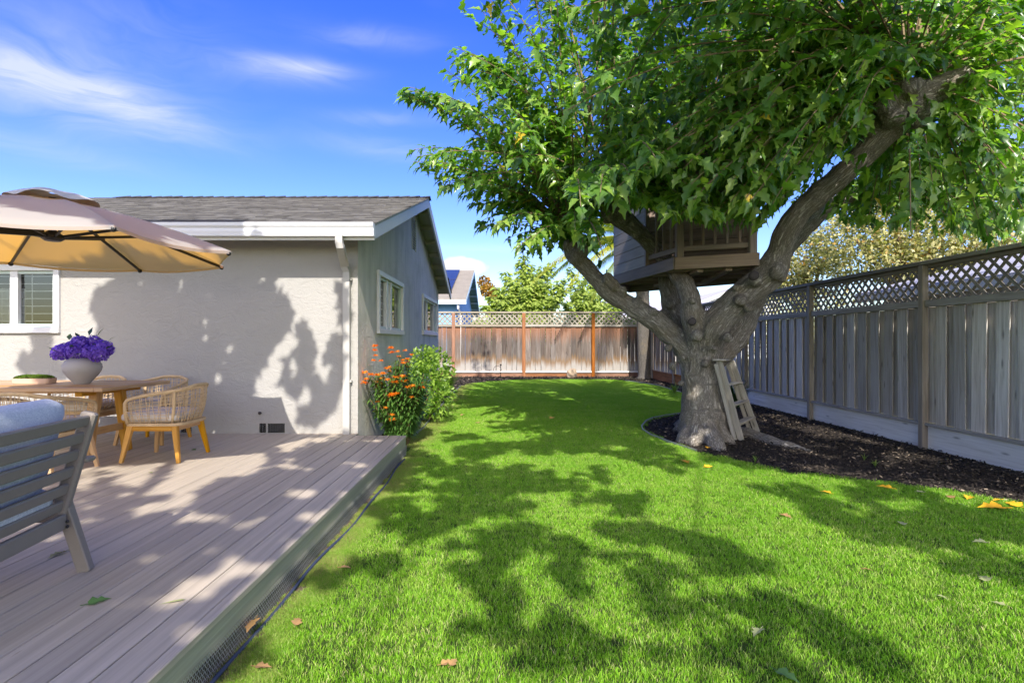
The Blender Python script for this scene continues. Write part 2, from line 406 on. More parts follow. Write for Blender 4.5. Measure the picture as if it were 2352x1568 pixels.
brown_paint = wood('treehouse_brown_paint', (0.175, 0.13, 0.105), (0.265, 0.20, 0.16), (0.31, 0.24, 0.195), vary=0.10, bump=0.25, knots=False, rough=0.6)
siding_paint = wood('treehouse_siding_paint', (0.34, 0.29, 0.26), (0.43, 0.37, 0.335), (0.47, 0.415, 0.38), vary=0.06, bump=0.2, knots=False, rough=0.6)
ladder_wood = wood('old_ladder_wood', (0.23, 0.205, 0.165), (0.40, 0.365, 0.31), (0.54, 0.505, 0.45), vary=0.15)
teak = wood('teak', (0.42, 0.205, 0.055), (0.60, 0.325, 0.095), (0.70, 0.42, 0.15), rough=0.5, vary=0.08, bump=0.15, knots=False, grain=(2.5, 40, 40))
teak_top = wood('teak_top', (0.38, 0.21, 0.085), (0.52, 0.31, 0.14), (0.60, 0.385, 0.19), rough=0.5, vary=0.08, bump=0.15, knots=False, grain=(2.0, 40, 40))
rope = plain('woven_rope', (0.56, 0.40, 0.225), 0.85, 0.15, nscale=160, namp=0.25, bump=0.6)
cushion_cream = plain('cream_cushion', (0.60, 0.54, 0.48), 0.9, 0.1, nscale=220, namp=0.08, bump=0.3)
def m_fabric(name, a, b):
    m, t = newmat(name); v, r = objvec(t)
    n = t.noise(t.mapv(v, (300, 60, 300)), 1, 3, 0.7); n2 = t.noise(t.mapv(v, (60, 300, 60)), 1, 3, 0.7)
    f = t.math('MULTIPLY', t.math('ADD', n, n2), 0.5)
    finish(t, t.ramp(f, [(0.36, a), (0.64, b)]), 0.95, 0.1, t.bump(f, 0.5, 0.004), **{'Sheen Weight': 0.15}); return m
blue_fabric = m_fabric('blue_grey_fabric', (0.40, 0.43, 0.50), (0.74, 0.75, 0.78))
grey_metal = plain('taupe_metal', (0.235, 0.20, 0.17), 0.45, 0.45, nscale=300, namp=0.05)
dark_metal = plain('dark_bronze_metal', (0.022, 0.021, 0.02), 0.45, 0.4, nscale=100, namp=0.06)
black_bolt = plain('black_bolt', (0.012, 0.012, 0.013), 0.4, 0.5)
white_paint = plain('white_paint', (0.70, 0.70, 0.71), 0.45, 0.4, nscale=30, namp=0.03)
trim_paint = plain('trim_paint', (0.60, 0.61, 0.62), 0.5, 0.4, nscale=30, namp=0.04)
cream_paint = plain('cream_paint', (0.44, 0.42, 0.385), 0.5, 0.35, nscale=30, namp=0.05)
soffit_paint = plain('soffit_paint', (0.43, 0.40, 0.30), 0.6, 0.3, nscale=20, namp=0.06)
vinyl_green = plain('pale_green_vinyl', (0.50, 0.60, 0.56), 0.4, 0.5, nscale=30, namp=0.03)
interior_mat = plain('interior_wall', (0.16, 0.15, 0.14), 0.8, 0.2)
curtain_mat = plain('pale_curtain', (0.55, 0.55, 0.58), 0.9, 0.1)
def m_glass():
    m, t = newmat('window_glass')
    fr = t.add('ShaderNodeFresnel', {'IOR': 1.9}); tr = t.add('ShaderNodeBsdfTransparent', {'Color': (0.80, 0.86, 0.86, 1)})
    gl = t.add('ShaderNodeBsdfGlossy', {'Color': (1, 1, 1, 1), 'Roughness': 0.0})
    mx = t.add('ShaderNodeMixShader', {0: fr, 1: tr, 2: gl}); t.add('ShaderNodeOutputMaterial', {0: mx}); return m
glass = m_glass()
def m_shingle(name, a, b, c):
    m, t = newmat(name); at = t.add('ShaderNodeAttribute', attribute_name='var').outputs['Fac']
    p = wpos(t); n = t.noise(p, 220, 3, 0.7); n2 = t.noise(p, 1.6, 3, 0.5)
    col = t.ramp(at, [(0.0, a), (0.5, b), (1.0, c)])
    f = t.math('ADD', t.math('MULTIPLY', n, 0.7), t.math('ADD', 0.45, t.math('MULTIPLY', n2, 0.4)))
    finish(t, t.add('ShaderNodeHueSaturation', {'Color': col, 'Value': f}).outputs[0], 0.95, 0.15, t.bump(n, 0.4, 0.004)); return m
shingle_mat = m_shingle('asphalt_shingle', (0.062, 0.059, 0.057), (0.088, 0.083, 0.079), (0.122, 0.116, 0.110))
far_shingle = m_shingle('tan_shingle', (0.20, 0.175, 0.145), (0.28, 0.25, 0.21), (0.33, 0.30, 0.25))
solar_mat = plain('solar_glass', (0.020, 0.022, 0.045), 0.16, 0.6, nscale=4, namp=0.05)
blue_wall = plain('blue_house_paint', (0.20, 0.40, 0.66), 0.7, 0.2, nscale=6, namp=0.08)
blue_trim = plain('pale_blue_trim', (0.45, 0.60, 0.70), 0.6, 0.3)
green_soffit = plain('green_soffit', (0.16, 0.27, 0.24), 0.7, 0.2)
far_white = plain('far_white_paint', (0.72, 0.72, 0.70), 0.7, 0.2)
far_roof = plain('far_pale_roof', (0.44, 0.42, 0.40), 0.9, 0.1, nscale=6, namp=0.2)
lav_roof = plain('lavender_grey_roof', (0.36, 0.35, 0.38), 0.8, 0.2, nscale=10, namp=0.2)

def m_canopy():
    m, t = newmat('tan_canvas'); v, r = objvec(t); n = t.noise(v, 260, 2, 0.6); big = t.noise(v, 2.2, 3, 0.5)
    col = t.mix(t.maprange(big, 0.35, 0.7, 0, 0.3), (0.58, 0.57, 0.54), (0.53, 0.52, 0.49))
    df = t.add('ShaderNodeBsdfPrincipled', {'Base Color': col, 'Roughness': 0.9, 'Specular IOR Level': 0.1, 'Normal': t.bump(n, 0.15, 0.002)})
    tr = t.add('ShaderNodeBsdfTranslucent', {'Color': (0.95, 0.48, 0.06, 1)})
    mx = t.add('ShaderNodeMixShader', {0: 0.5, 1: df, 2: tr}); t.add('ShaderNodeOutputMaterial', {0: mx}); return m
canvas = m_canopy()
cap_canvas = plain('cap_canvas', (0.58, 0.53, 0.45), 0.9, 0.1, nscale=200, namp=0.05, bump=0.2)

def m_bark(name, dark, mid, light, attr=True, bump=1.0):
    m, t = newmat(name)
    v = t.add('ShaderNodeAttribute', attribute_name='grain').outputs['Vector'] if attr else t.mapv(t.add('ShaderNodeTexCoord').outputs['Object'], (1, 1, .15))
    p = wpos(t)
    ww = t.vmath('ADD', v, t.vmath('SCALE', t.noise(p, 6, 3, 0.5, out=1), 0.04))
    n1 = t.noise(ww, 46, 6, 0.68, 0.8)
    ridge = t.math('ABSOLUTE', t.math('SUBTRACT', n1, 0.5)); ridge = t.maprange(ridge, 0.0, 0.10)
    n2 = t.noise(ww, 90, 4, 0.6); patch = t.noise(p, 2.6, 4, 0.55)
    col = t.mix(ridge, dark, t.mix(t.maprange(n2, 0.35, 0.7), mid, light))
    col = t.mix(t.maprange(patch, 0.52, 0.72, 0, 0.35), col, (0.30, 0.225, 0.13))
    lich = t.noise(p, 7, 4, 0.6); col = t.mix(t.maprange(lich, 0.60, 0.72, 0, 0.5), col, light)
    hgt = t.math('ADD', t.math('MULTIPLY', ridge, 0.8), t.math('MULTIPLY', n2, 0.35))
    finish(t, col, 0.92, 0.12, t.bump(hgt, bump, 0.011)); return m
bark = m_bark('mulberry_bark', (0.17, 0.145, 0.12), (0.40, 0.36, 0.305), (0.53, 0.49, 0.435))
twig_bark = plain('twig_bark', (0.20, 0.145, 0.085), 0.85, 0.15, nscale=60, namp=0.2)
palm_bark = m_bark('palm_bark', (0.085, 0.075, 0.066), (0.155, 0.138, 0.12), (0.22, 0.20, 0.172), attr=False, bump=0.7)
dark_cut = plain('dark_cut_wood', (0.07, 0.06, 0.06), 0.9, 0.1, nscale=25, namp=0.3, bump=0.4)

mulberry_leaf = foliage('mulberry_leaf', (0.035, 0.095, 0.026), (0.125, 0.245, 0.036), (0.38, 0.50, 0.08), rough=0.30, spec=0.55, trans=0.42, yellow=0.004, tcol=(1.5, 1.9, 0.45))
shade_leaf = foliage('shade_tree_leaf', (0.05, 0.11, 0.03), (0.09, 0.17, 0.035), (0.14, 0.24, 0.05), trans=0.5)
pale_leaf = foliage('pale_green_leaf', (0.12, 0.17, 0.028), (0.27, 0.34, 0.06), (0.44, 0.50, 0.11), trans=0.35, rough=0.5)
hedge_leaf = foliage('hedge_leaf', (0.04, 0.075, 0.02), (0.085, 0.135, 0.035), (0.16, 0.21, 0.06), trans=0.3, rough=0.5)
oak_leaf = foliage('oak_leaf', (0.12, 0.135, 0.04), (0.32, 0.30, 0.10), (0.58, 0.52, 0.25), trans=0.25, rough=0.45, yellow=0.07, ycol=(0.36, 0.22, 0.05))
orange_leaf = foliage('orange_leaf', (0.20, 0.09, 0.015), (0.34, 0.17, 0.02), (0.30, 0.25, 0.03), trans=0.3)
shrub_leaf = foliage('shrub_leaf', (0.035, 0.085, 0.018), (0.075, 0.165, 0.030), (0.15, 0.26, 0.05), trans=0.35)
citrus_leaf = foliage('citrus_leaf', (0.07, 0.14, 0.025), (0.20, 0.32, 0.045), (0.42, 0.55, 0.10), trans=0.38, rough=0.38)
orange_petal = foliage('orange_petal', (0.66, 0.21, 0.010), (0.86, 0.35, 0.018), (0.92, 0.50, 0.07), trans=0.4, tcol=(1.4, .8, .3), rough=0.6)
purple_petal = foliage('purple_petal', (0.085, 0.030, 0.30), (0.15, 0.060, 0.50), (0.30, 0.16, 0.70), trans=0.3, tcol=(1.1, .8, 1.4), rough=0.6)
strap_leaf = foliage('strap_leaf', (0.018, 0.040, 0.014), (0.030, 0.065, 0.020), (0.06, 0.10, 0.03), trans=0.2)
clump_leaf = foliage('clump_leaf', (0.08, 0.15, 0.025), (0.17, 0.26, 0.045), (0.32, 0.38, 0.10), trans=0.35)
frond_leaf = foliage('frond_leaf', (0.10, 0.15, 0.02), (0.28, 0.32, 0.03), (0.55, 0.46, 0.05), trans=0.4)
dry_leaf = plain('tan_dry_leaf', (0.46, 0.27, 0.11), 0.7, 0.2, vary=0.2, nscale=20, namp=0.2)
gold_leaf = plain('golden_fallen_leaf', (0.80, 0.42, 0.02), 0.6, 0.3, vary=0.15, nscale=20, namp=0.12)
pale_fallen = plain('pale_fallen_leaf', (0.30, 0.32, 0.14), 0.6, 0.3, vary=0.2, nscale=20, namp=0.15)
green_fallen = plain('green_fallen_leaf', (0.10, 0.20, 0.05), 0.55, 0.3, vary=0.2, nscale=20, namp=0.15)
stem_mat = plain('brown_stem', (0.19, 0.125, 0.065), 0.8, 0.2)
ceramic = plain('matte_ceramic', (0.42, 0.39, 0.37), 0.75, 0.25, nscale=14, namp=0.06)
terracotta = plain('pale_terracotta', (0.58, 0.40, 0.29), 0.8, 0.2, nscale=20, namp=0.06)
moss_mat = foliage('moss', (0.05, 0.095, 0.012), (0.10, 0.17, 0.020), (0.17, 0.25, 0.04), trans=0.15, rough=0.8, spec=0.1)
pipe_mat = plain('blue_grey_pipe', (0.04, 0.05, 0.09), 0.6, 0.4)
steel = plain('galvanised_steel', (0.36, 0.37, 0.38), 0.45, 0.4, metal=0.6)
wire_mat = plain('galvanised_wire', (0.45, 0.44, 0.42), 0.5, 0.4, metal=0.5)
vent_dark = plain('vent_dark', (0.02, 0.02, 0.022), 0.9, 0.1)
rock_mat = plain('tan_rock', (0.36, 0.27, 0.19), 0.95, 0.1, nscale=14, namp=0.3, bump=0.8)

def m_soil(name, a, b, c, sc=26):
    m, t = newmat(name); p = wpos(t); n = t.noise(p, sc, 6, 0.7); n2 = t.noise(p, 1.1, 3, 0.5)
    col = t.ramp(n, [(0.32, a), (0.5, b), (0.72, c)]); col = t.mix(t.maprange(n2, 0.4, 0.7, 0, 0.4), col, a)
    finish(t, col, 0.95, 0.1, t.bump(n, 0.9, 0.02)); return m
soil = m_soil('dark_mulch_soil', (0.018, 0.015, 0.013), (0.040, 0.033, 0.028), (0.085, 0.070, 0.056))
dirt = m_soil('bare_dirt', (0.10, 0.075, 0.05), (0.19, 0.145, 0.10), (0.28, 0.22, 0.155))
thatch = m_soil('lawn_thatch', (0.035, 0.055, 0.014), (0.06, 0.10, 0.02), (0.10, 0.14, 0.04), 60)
far_ground = m_soil('far_ground', (0.08, 0.085, 0.045), (0.13, 0.125, 0.07), (0.20, 0.18, 0.11), 2)
def m_chip():
    m, t = newmat('bark_chip'); a = t.add('ShaderNodeAttribute', attribute_name='var').outputs['Fac']
    col = t.ramp(a, [(0.0, (0.014, 0.012, 0.010)), (0.7, (0.045, 0.036, 0.029)), (0.93, (0.11, 0.086, 0.062)), (1.0, (0.32, 0.25, 0.18))])
    finish(t, col, 0.85, 0.2); return m
chip_mat = m_chip()
def m_grass():
    m, t = newmat('grass_blade')
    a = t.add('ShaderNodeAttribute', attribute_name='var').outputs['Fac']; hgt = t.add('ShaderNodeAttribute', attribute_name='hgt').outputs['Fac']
    r = t.add('ShaderNodeObjectInfo').outputs['Random']; p = wpos(t)
    f = t.math('FRACT', t.math('ADD', a, r))
    col = t.ramp(f, [(0.0, (0.12, 0.27, 0.014)), (0.45, (0.225, 0.48, 0.018)), (0.80, (0.40, 0.60, 0.06)), (0.90, (0.55, 0.58, 0.20)), (1.0, (0.60, 0.52, 0.28))])
    patch = t.noise(p, 0.9, 4, 0.6)
    col = t.mix(t.maprange(patch, 0.35, 0.7, 0, 0.6), col, (0.14, 0.34, 0.014))
    pat2 = t.noise(p, 3.1, 4, 0.65)
    col = t.mix(t.maprange(pat2, 0.54, 0.74, 0, 0.5), col, (0.40, 0.48, 0.10))
    sp = t.add('ShaderNodeSeparateXYZ', {0: p})
    # straw along the deck and along the bed edging
    edge = t.math('ADD', sp.outputs[0], t.math('MULTIPLY', t.math('SUBTRACT', t.noise(p, 2.4, 3, 0.6), 0.5), 0.9))
    dry = t.math('MULTIPLY', t.maprange(edge, -0.90, -1.20), t.maprange(t.math('FRACT', t.math('MULTIPLY', f, 5.7)), 0.25, 0.35))
    col = t.mix(t.math('MULTIPLY', dry, 0.8), col, (0.36, 0.29, 0.13))
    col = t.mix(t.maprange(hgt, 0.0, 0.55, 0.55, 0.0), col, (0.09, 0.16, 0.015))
    bs = t.add('ShaderNodeBsdfPrincipled', {'Base Color': col, 'Roughness': 0.5, 'Specular IOR Level': 0.25})
    tr = t.add('ShaderNodeBsdfTranslucent', {'Color': t.mix(1.0, col, (1.35, 1.6, 0.5), 'MULTIPLY')})
    mx = t.add('ShaderNodeMixShader', {0: 0.32, 1: bs, 2: tr}); t.add('ShaderNodeOutputMaterial', {0: mx}); return m
grass_mat = m_grass()

# ------------------------------------------------------------------ ground, lawn, beds
XF, ZB = 5.54, 21.7           # right fence plane, back fence plane
ZH, XW = 6.89, -1.863         # house front wall plane, house gable wall plane
DX = -1.228                   # deck edge
def sheet(name, poly, z, mat, kind='structure'):
    me = MB().add([(p[0], p[1], z) for p in poly], [tuple(range(len(poly)))]).mesh(name, mat)
    o = link(name, me); tag(o, kind=kind); return o
tag(sheet('ground', [(-900, -900), (900, -900), (900, 1600), (-900, 1600)], -0.03, far_ground), 'flat dry ground of the neighbourhood beyond the fences', 'ground')
tag(sheet('mulch_bed', [(XW - .3, -3), (XF + .05, -3), (XF + .05, ZB), (XW - .3, ZB)], -0.010, soil), 'dark bark mulch beds around the lawn', 'ground')
lawn_px = [(940, 1008), (972, 985), (1008, 940), (1058, 888), (1085, 880), (1130, 876), (1200, 872), (1300, 869), (1380, 869.5), (1436, 875), (1512, 886), (1564, 902), (1612, 922),
           (1612, 940), (1566, 950), (1500, 961), (1480, 972), (1474, 984), (1494, 1000), (1551, 1022), (1620, 1043), (1692, 1058), (1790, 1082), (1900, 1097), (2050, 1112), (2200, 1130), (2352, 1158)]
LAWN = [(G(*p).x, G(*p).y) for p in lawn_px] + [(4.75, 3.0), (4.85, 1.0), (4.9, -3.0), (-1.02, -3.0), (-1.04, 1.9), (-1.08, 3.2), (-1.10, 4.6), (-1.14, 6.0)]
tag(sheet('lawn', LAWN, 0.0, thatch), 'mown green lawn with dappled shade', 'lawn')
tag(sheet('path', [(DX - .3, -3), (-1.0, -3), (-1.0, 6.7), (DX - .3, 6.7)], -0.005, dirt), 'strip of bare dirt along the deck edge', 'soil')
_lx = np.array([p[0] for p in LAWN]); _ly = np.array([p[1] for p in LAWN])
def in_poly(x, y, px=_lx, py=_ly):
    x = np.asarray(x, float); y = np.asarray(y, float); c = np.zeros(x.shape, bool); j = len(px) - 1
    for i in range(len(px)):
        k = ((py[i] > y) != (py[j] > y)) & (x < (px[j] - px[i]) * (y - py[i]) / (py[j] - py[i] + 1e-12) + px[i])
        c ^= k; j = i
    return c

# grass: tufts of blades spread over the lawn by a node tree
def grass_tile(k, n=520, s=0.17, hmin=0.010, hmax=0.028):
    rng = np.random.default_rng(100 + k)
    rad = np.sqrt(rng.random(n)) * s * .72; ang = rng.random(n) * 2 * np.pi; x = rad * np.cos(ang); y = rad * np.sin(ang)
    a = rng.random(n) * 2 * np.pi; h = hmin + (hmax - hmin) * rng.random(n) ** 1.3; w = 0.0009 + 0.0010 * rng.random(n)
    lean = (0.15 + 1.0 * rng.random(n)) * h; la = rng.random(n) * 2 * np.pi
    ox, oy = np.cos(a) * w, np.sin(a) * w; lx, ly = np.cos(la) * lean, np.sin(la) * lean
    V = np.zeros((n, 5, 3)); Hh = np.zeros((n, 5))
    V[:, 0] = np.stack([x - ox, y - oy, 0 * x - .004], 1); V[:, 1] = np.stack([x + ox, y + oy, 0 * x - .004], 1)
    V[:, 2] = np.stack([x - ox * .8 + lx * .35, y - oy * .8 + ly * .35, h * .6], 1); V[:, 3] = np.stack([x + ox * .8 + lx * .35, y + oy * .8 + ly * .35, h * .6], 1)
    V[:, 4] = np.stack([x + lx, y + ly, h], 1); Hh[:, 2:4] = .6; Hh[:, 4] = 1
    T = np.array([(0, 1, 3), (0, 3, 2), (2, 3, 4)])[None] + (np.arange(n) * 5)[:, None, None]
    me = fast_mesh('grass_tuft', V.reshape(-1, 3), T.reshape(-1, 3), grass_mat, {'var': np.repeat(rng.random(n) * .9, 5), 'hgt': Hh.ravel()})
    return bpy.data.objects.new('grass_tuft', me)
gcol = bpy.data.collections.new('grass_tufts')
for k in range(7): gcol.objects.link(grass_tile(k))
gx, gy = np.meshgrid(np.arange(-1.9, 5.2, .15), np.arange(1.3, 19.9, .15)); gx = gx.ravel() + RNG.uniform(-.03, .03, gx.size); gy = gy.ravel() + RNG.uniform(-.03, .03, gy.size)
keep = in_poly(gx, gy); gx, gy = gx[keep], gy[keep]
gx = np.concatenate([gx, -1.19 + .17 * RNG.random(330) ** .7]); gy = np.concatenate([gy, RNG.uniform(1.5, 6.6, 330)])
gm = bpy.data.meshes.new('grass'); gm.vertices.add(len(gx)); gm.vertices.foreach_set('co', np.stack([gx, gy, 0 * gx + .001], 1).astype(np.float32).ravel())
at = gm.attributes.new('turn', 'FLOAT', 'POINT'); at.data.foreach_set('value', (RNG.random(len(gx)) * 6.283).astype(np.float32))
at = gm.attributes.new('size', 'FLOAT', 'POINT')
edge_d = np.where(gy < 6.7, np.clip((gx + 1.25) * 3.4, .55, 1.0), 1.0)
at.data.foreach_set('value', (RNG.uniform(.85, 1.2, len(gx)) * edge_d).astype(np.float32))
gm.update()
grass = tag(link('grass', gm), 'short green grass blades growing all over the lawn', 'grass', kind='stuff')
ng = bpy.data.node_groups.new('spread_grass', 'GeometryNodeTree')
ng.interface.new_socket('Geometry', in_out='INPUT', socket_type='NodeSocketGeometry'); ng.interface.new_socket('Geometry', in_out='OUTPUT', socket_type='NodeSocketGeometry')
gi = ng.nodes.new('NodeGroupInput'); go = ng.nodes.new('NodeGroupOutput'); ci = ng.nodes.new('GeometryNodeCollectionInfo')
ci.inputs['Collection'].default_value = gcol; ci.inputs['Separate Children'].default_value = True; ci.inputs['Reset Children'].default_value = True
ip = ng.nodes.new('GeometryNodeInstanceOnPoints'); ip.inputs['Pick Instance'].default_value = True
n1 = ng.nodes.new('GeometryNodeInputNamedAttribute'); n1.data_type = 'FLOAT'; n1.inputs[0].default_value = 'turn'
n2 = ng.nodes.new('GeometryNodeInputNamedAttribute'); n2.data_type = 'FLOAT'; n2.inputs[0].default_value = 'size'
cx = ng.nodes.new('ShaderNodeCombineXYZ'); m2p = ng.nodes.new('GeometryNodeMeshToPoints')
ng.links.new(gi.outputs[0], m2p.inputs[0]); ng.links.new(m2p.outputs[0], ip.inputs['Points']); ng.links.new(ci.outputs[0], ip.inputs['Instance'])
ng.links.new(n1.outputs[0], cx.inputs[2]); ng.links.new(cx.outputs[0], ip.inputs['Rotation'])
ng.links.new(n2.outputs[0], ip.inputs['Scale']); ng.links.new(ip.outputs[0], go.inputs[0])
gmod = grass.modifiers.new('spread_grass', 'NODES'); gmod.node_group = ng

# bark mulch chips
def chips(name, n, x0, x1, y0, y1, label, smin=.012, smax=.035, ok=None, base=0.0):
    x = RNG.uniform(x0, x1, n); y = RNG.uniform(y0, y1, n)
    k = ~in_poly(x, y)
    if ok is not None: k &= ok(x, y)
    x, y = x[k], y[k]; n = len(x)
    d = unit(n) * np.array([1, 1, .35]); nn = unit(n, 1.2)
    tv = [(-.5, -.22, 0), (.5, -.16, .05), (.45, .2, 0), (-.45, .18, .05), (0, 0, .22)]; tf = [(0, 1, 4), (1, 2, 4), (2, 3, 4), (3, 0, 4)]
    me = leaf_cloud(name, chip_mat, np.stack([x, y, base + RNG.uniform(-.005, .022, n)], 1), d, nn, smin + (smax - smin) * RNG.random(n) ** 2, tv, tf, RNG.random(n))
    return tag(link(name, me), label, 'mulch', kind='stuff')
chips('mulch', 42000, 0.9, XF - .02, 4.0, 13.5, 'loose black bark mulch between the tree, ladder and grey fence', .014, .050)
chips('mulch', 14000, -1.95, XF - .02, 13.5, ZB, 'loose bark mulch strip along the red fence', .03, .09, lambda x, y: x > -1.85)
chips('mulch', 7000, -1.85, -1.0, 6.8, 16, 'loose dark mulch under the flowering shrub beside the gable wall', .014, .045)

# lawn edging: thin steel strips
def strip(name, px, label, h=0.03):
    pts = [G(*p) for p in px]; mb = MB()
    for a, b in zip(pts, pts[1:]):
        n = Vector((-(b - a).y, (b - a).x, 0)).normalized() * .006
        mb.add([a - n, b - n, b + n, a + n], [(0, 1, 2, 3)]); up = Vector((0, 0, h))
        mb.add([a - n, b - n, b - n + up, a - n + up, a + n, b + n, b + n + up, a + n + up], [(0, 1, 2, 3), (7, 6, 5, 4), (3, 2, 6, 7)])
    tag(mb.build(name, steel), label, 'edging')
strip('lawn_edging', [(1566, 950), (1530, 955), (1500, 961), (1484, 968), (1474, 980), (1476, 988), (1494, 1000), (1551, 1022), (1600, 1037)], 'thin steel edging curving around the tree bed')
strip('lawn_edging', [(950, 1003), (972, 985), (990, 963), (1008, 940), (1035, 910), (1058, 888)], 'thin pale edging between lawn and shrub bed', .04)
strip('lawn_edging', [(1436, 875), (1475, 880), (1512, 886), (1564, 902)], 'thin edging of the far lawn corner near the palm', .04)

# ------------------------------------------------------------------ deck
deck = empty('deck', (DX, ZH, 0), label='low deck of painted taupe boards along the house', cat='deck')
bw = 0.139; nb = 42; x = DX + 0.006
for i in range(nb):
    w = 0.055 if i == 0 else bw; xc = x - w / 2; x -= w + 0.006 if i else w + .003
    far = 6.74 if xc > XW - .02 else ZH + .02
    o = beam('deck_board', (xc, -2.6, DK - .017 + RNG.uniform(-.001, .001)), (xc, far, DK - .017 + RNG.uniform(-.001, .001)), w, 0.034, deck_paint, deck, bev=.004)
beam('fascia_board', (DX - .02, -2.6, .150), (DX - .02, 6.735, .150), .038, .135, fascia_paint, deck, bev=.006)
for yy in np.arange(-2.4, 6.7, .6): beam('joist', (DX - .06, yy, .13), (-6.6, yy, .13), .04, .13, fascia_paint, deck, bev=0)
# chicken wire below the fascia
mb = MB(); z0, z1, s = -.004, .115, .02
ys = np.arange(1.6, 6.72, s)
for a in ys:
    for sg in (1, -1):
        p0 = Vector((DX + .008, a, z0)); p1 = Vector((DX + .004, a + sg * (z1 - z0) * .75, z1))
        mb.tube([p0, p1], .0013, 3, False)
for zz in (z0 + .03, z0 + .06, z0 + .09): mb.tube([(DX + .007, 1.6, zz), (DX + .007, 6.72, zz)], .0013, 3, False)
tag(mb.build('wire_mesh', wire_mat, deck), kind='stuff')
mb = MB(); mb.tube([(-1.175 + .02 * math.sin(a * 1.7) + .008 * math.sin(a * 5), a, .004 + .010 * math.sin(a * 2.3) ** 2) for a in np.arange(1.5, 6.6, .15)], .010, 8)
tag(mb.build('irrigation_pipe', pipe_mat, smooth=True), 'blue grey irrigation pipe lying beside the deck edge', 'pipe')

# ------------------------------------------------------------------ house
house = empty('house', (-4, ZH, 0), label='single storey cream stucco house with grey shingle roof', cat='house')
ZE, XR = 6.45, -1.548; ZPK = 11.06; EZ, PKZ = 2.80, 4.31; SL = (PKZ - EZ) / (ZPK - ZE); ZBK = 2 * ZPK - ZE; ZWB = ZBK - .44; XL = -11.0
def holes_wall(mb, us, vs, holes, f):
    us = sorted(set(us + [h[0] for h in holes] + [h[1] for h in holes])); vs = sorted(set(vs + [h[2] for h in holes] + [h[3] for h in holes]))
    for a, b in zip(us, us[1:]):
        for c, d in zip(vs, vs[1:]):
            um, vm = (a + b) / 2, (c + d) / 2
            if any(h[0] < um < h[1] and h[2] < vm < h[3] for h in holes): continue
            mb.quad(f(a, c), f(b, c), f(b, d), f(a, d))
# front wall with the window opening
def pxX(x): return (x - CX) * ZH / F
def pxZ(y): return H + (CY - y) * ZH / F
wx0, wx1, wz0, wz1 = pxX(-74), pxX(139.7), pxZ(764.6), pxZ(608)
wall_top = EZ + SL * (ZH - ZE) - .05
vents = [(pxX(596), pxX(654), pxZ(993.4), pxZ(972)), (pxX(402), pxX(440), pxZ(993.4), pxZ(972))]
mb = MB(); holes_wall(mb, [XL, XW], [0.0, wall_top], [(wx0, wx1, wz0, wz1)] + vents, lambda u, v: Vector((u, ZH, v)))
mb.build('wall', stucco, house)
# gable wall with two openings
GZ = lambda x: XW * F / (x - CX)
g1 = (GZ(865.2), GZ(924.5), 1.52, 2.44); g2 = (GZ(969), GZ(1003.6), 1.56, 2.47); gv = (10.88, 11.28, 3.27, 3.89)
mb = MB(); gt = EZ + SL * (ZH - ZE) - .05
holes_wall(mb, [ZH, ZWB], [-.02, gt], [g1, g2], lambda u, v: Vector((XW, u, v)))
def rk(u): return gt + SL * (min(u, 2 * ZPK - u) - ZH)
us = [ZH, 8, 9, 10, gv[0], ZPK, gv[1], 12, 13, 14, ZWB]
for a, b in zip(us, us[1:]):
    if gv[0] <= a < gv[1]:
        mb.quad((XW, a, gt), (XW, b, gt), (XW, b, gv[2]), (XW, a, gv[2])); mb.quad((XW, a, gv[3]), (XW, b, gv[3]), (XW, b, rk(b)), (XW, a, rk(a)))
    else: mb.quad((XW, a, gt), (XW, b, gt), (XW, b, rk(b)), (XW, a, rk(a)))
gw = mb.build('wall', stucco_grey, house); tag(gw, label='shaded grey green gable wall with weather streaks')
mb = MB(); mb.quad((XL, ZWB, 0), (XW, ZWB, 0), (XW, ZWB, gt), (XL, ZWB, gt)); mb.quad((XL, ZH, 0), (XL, ZWB, 0), (XL, ZWB, gt), (XL, ZH, gt)); mb.build('wall', stucco, house)
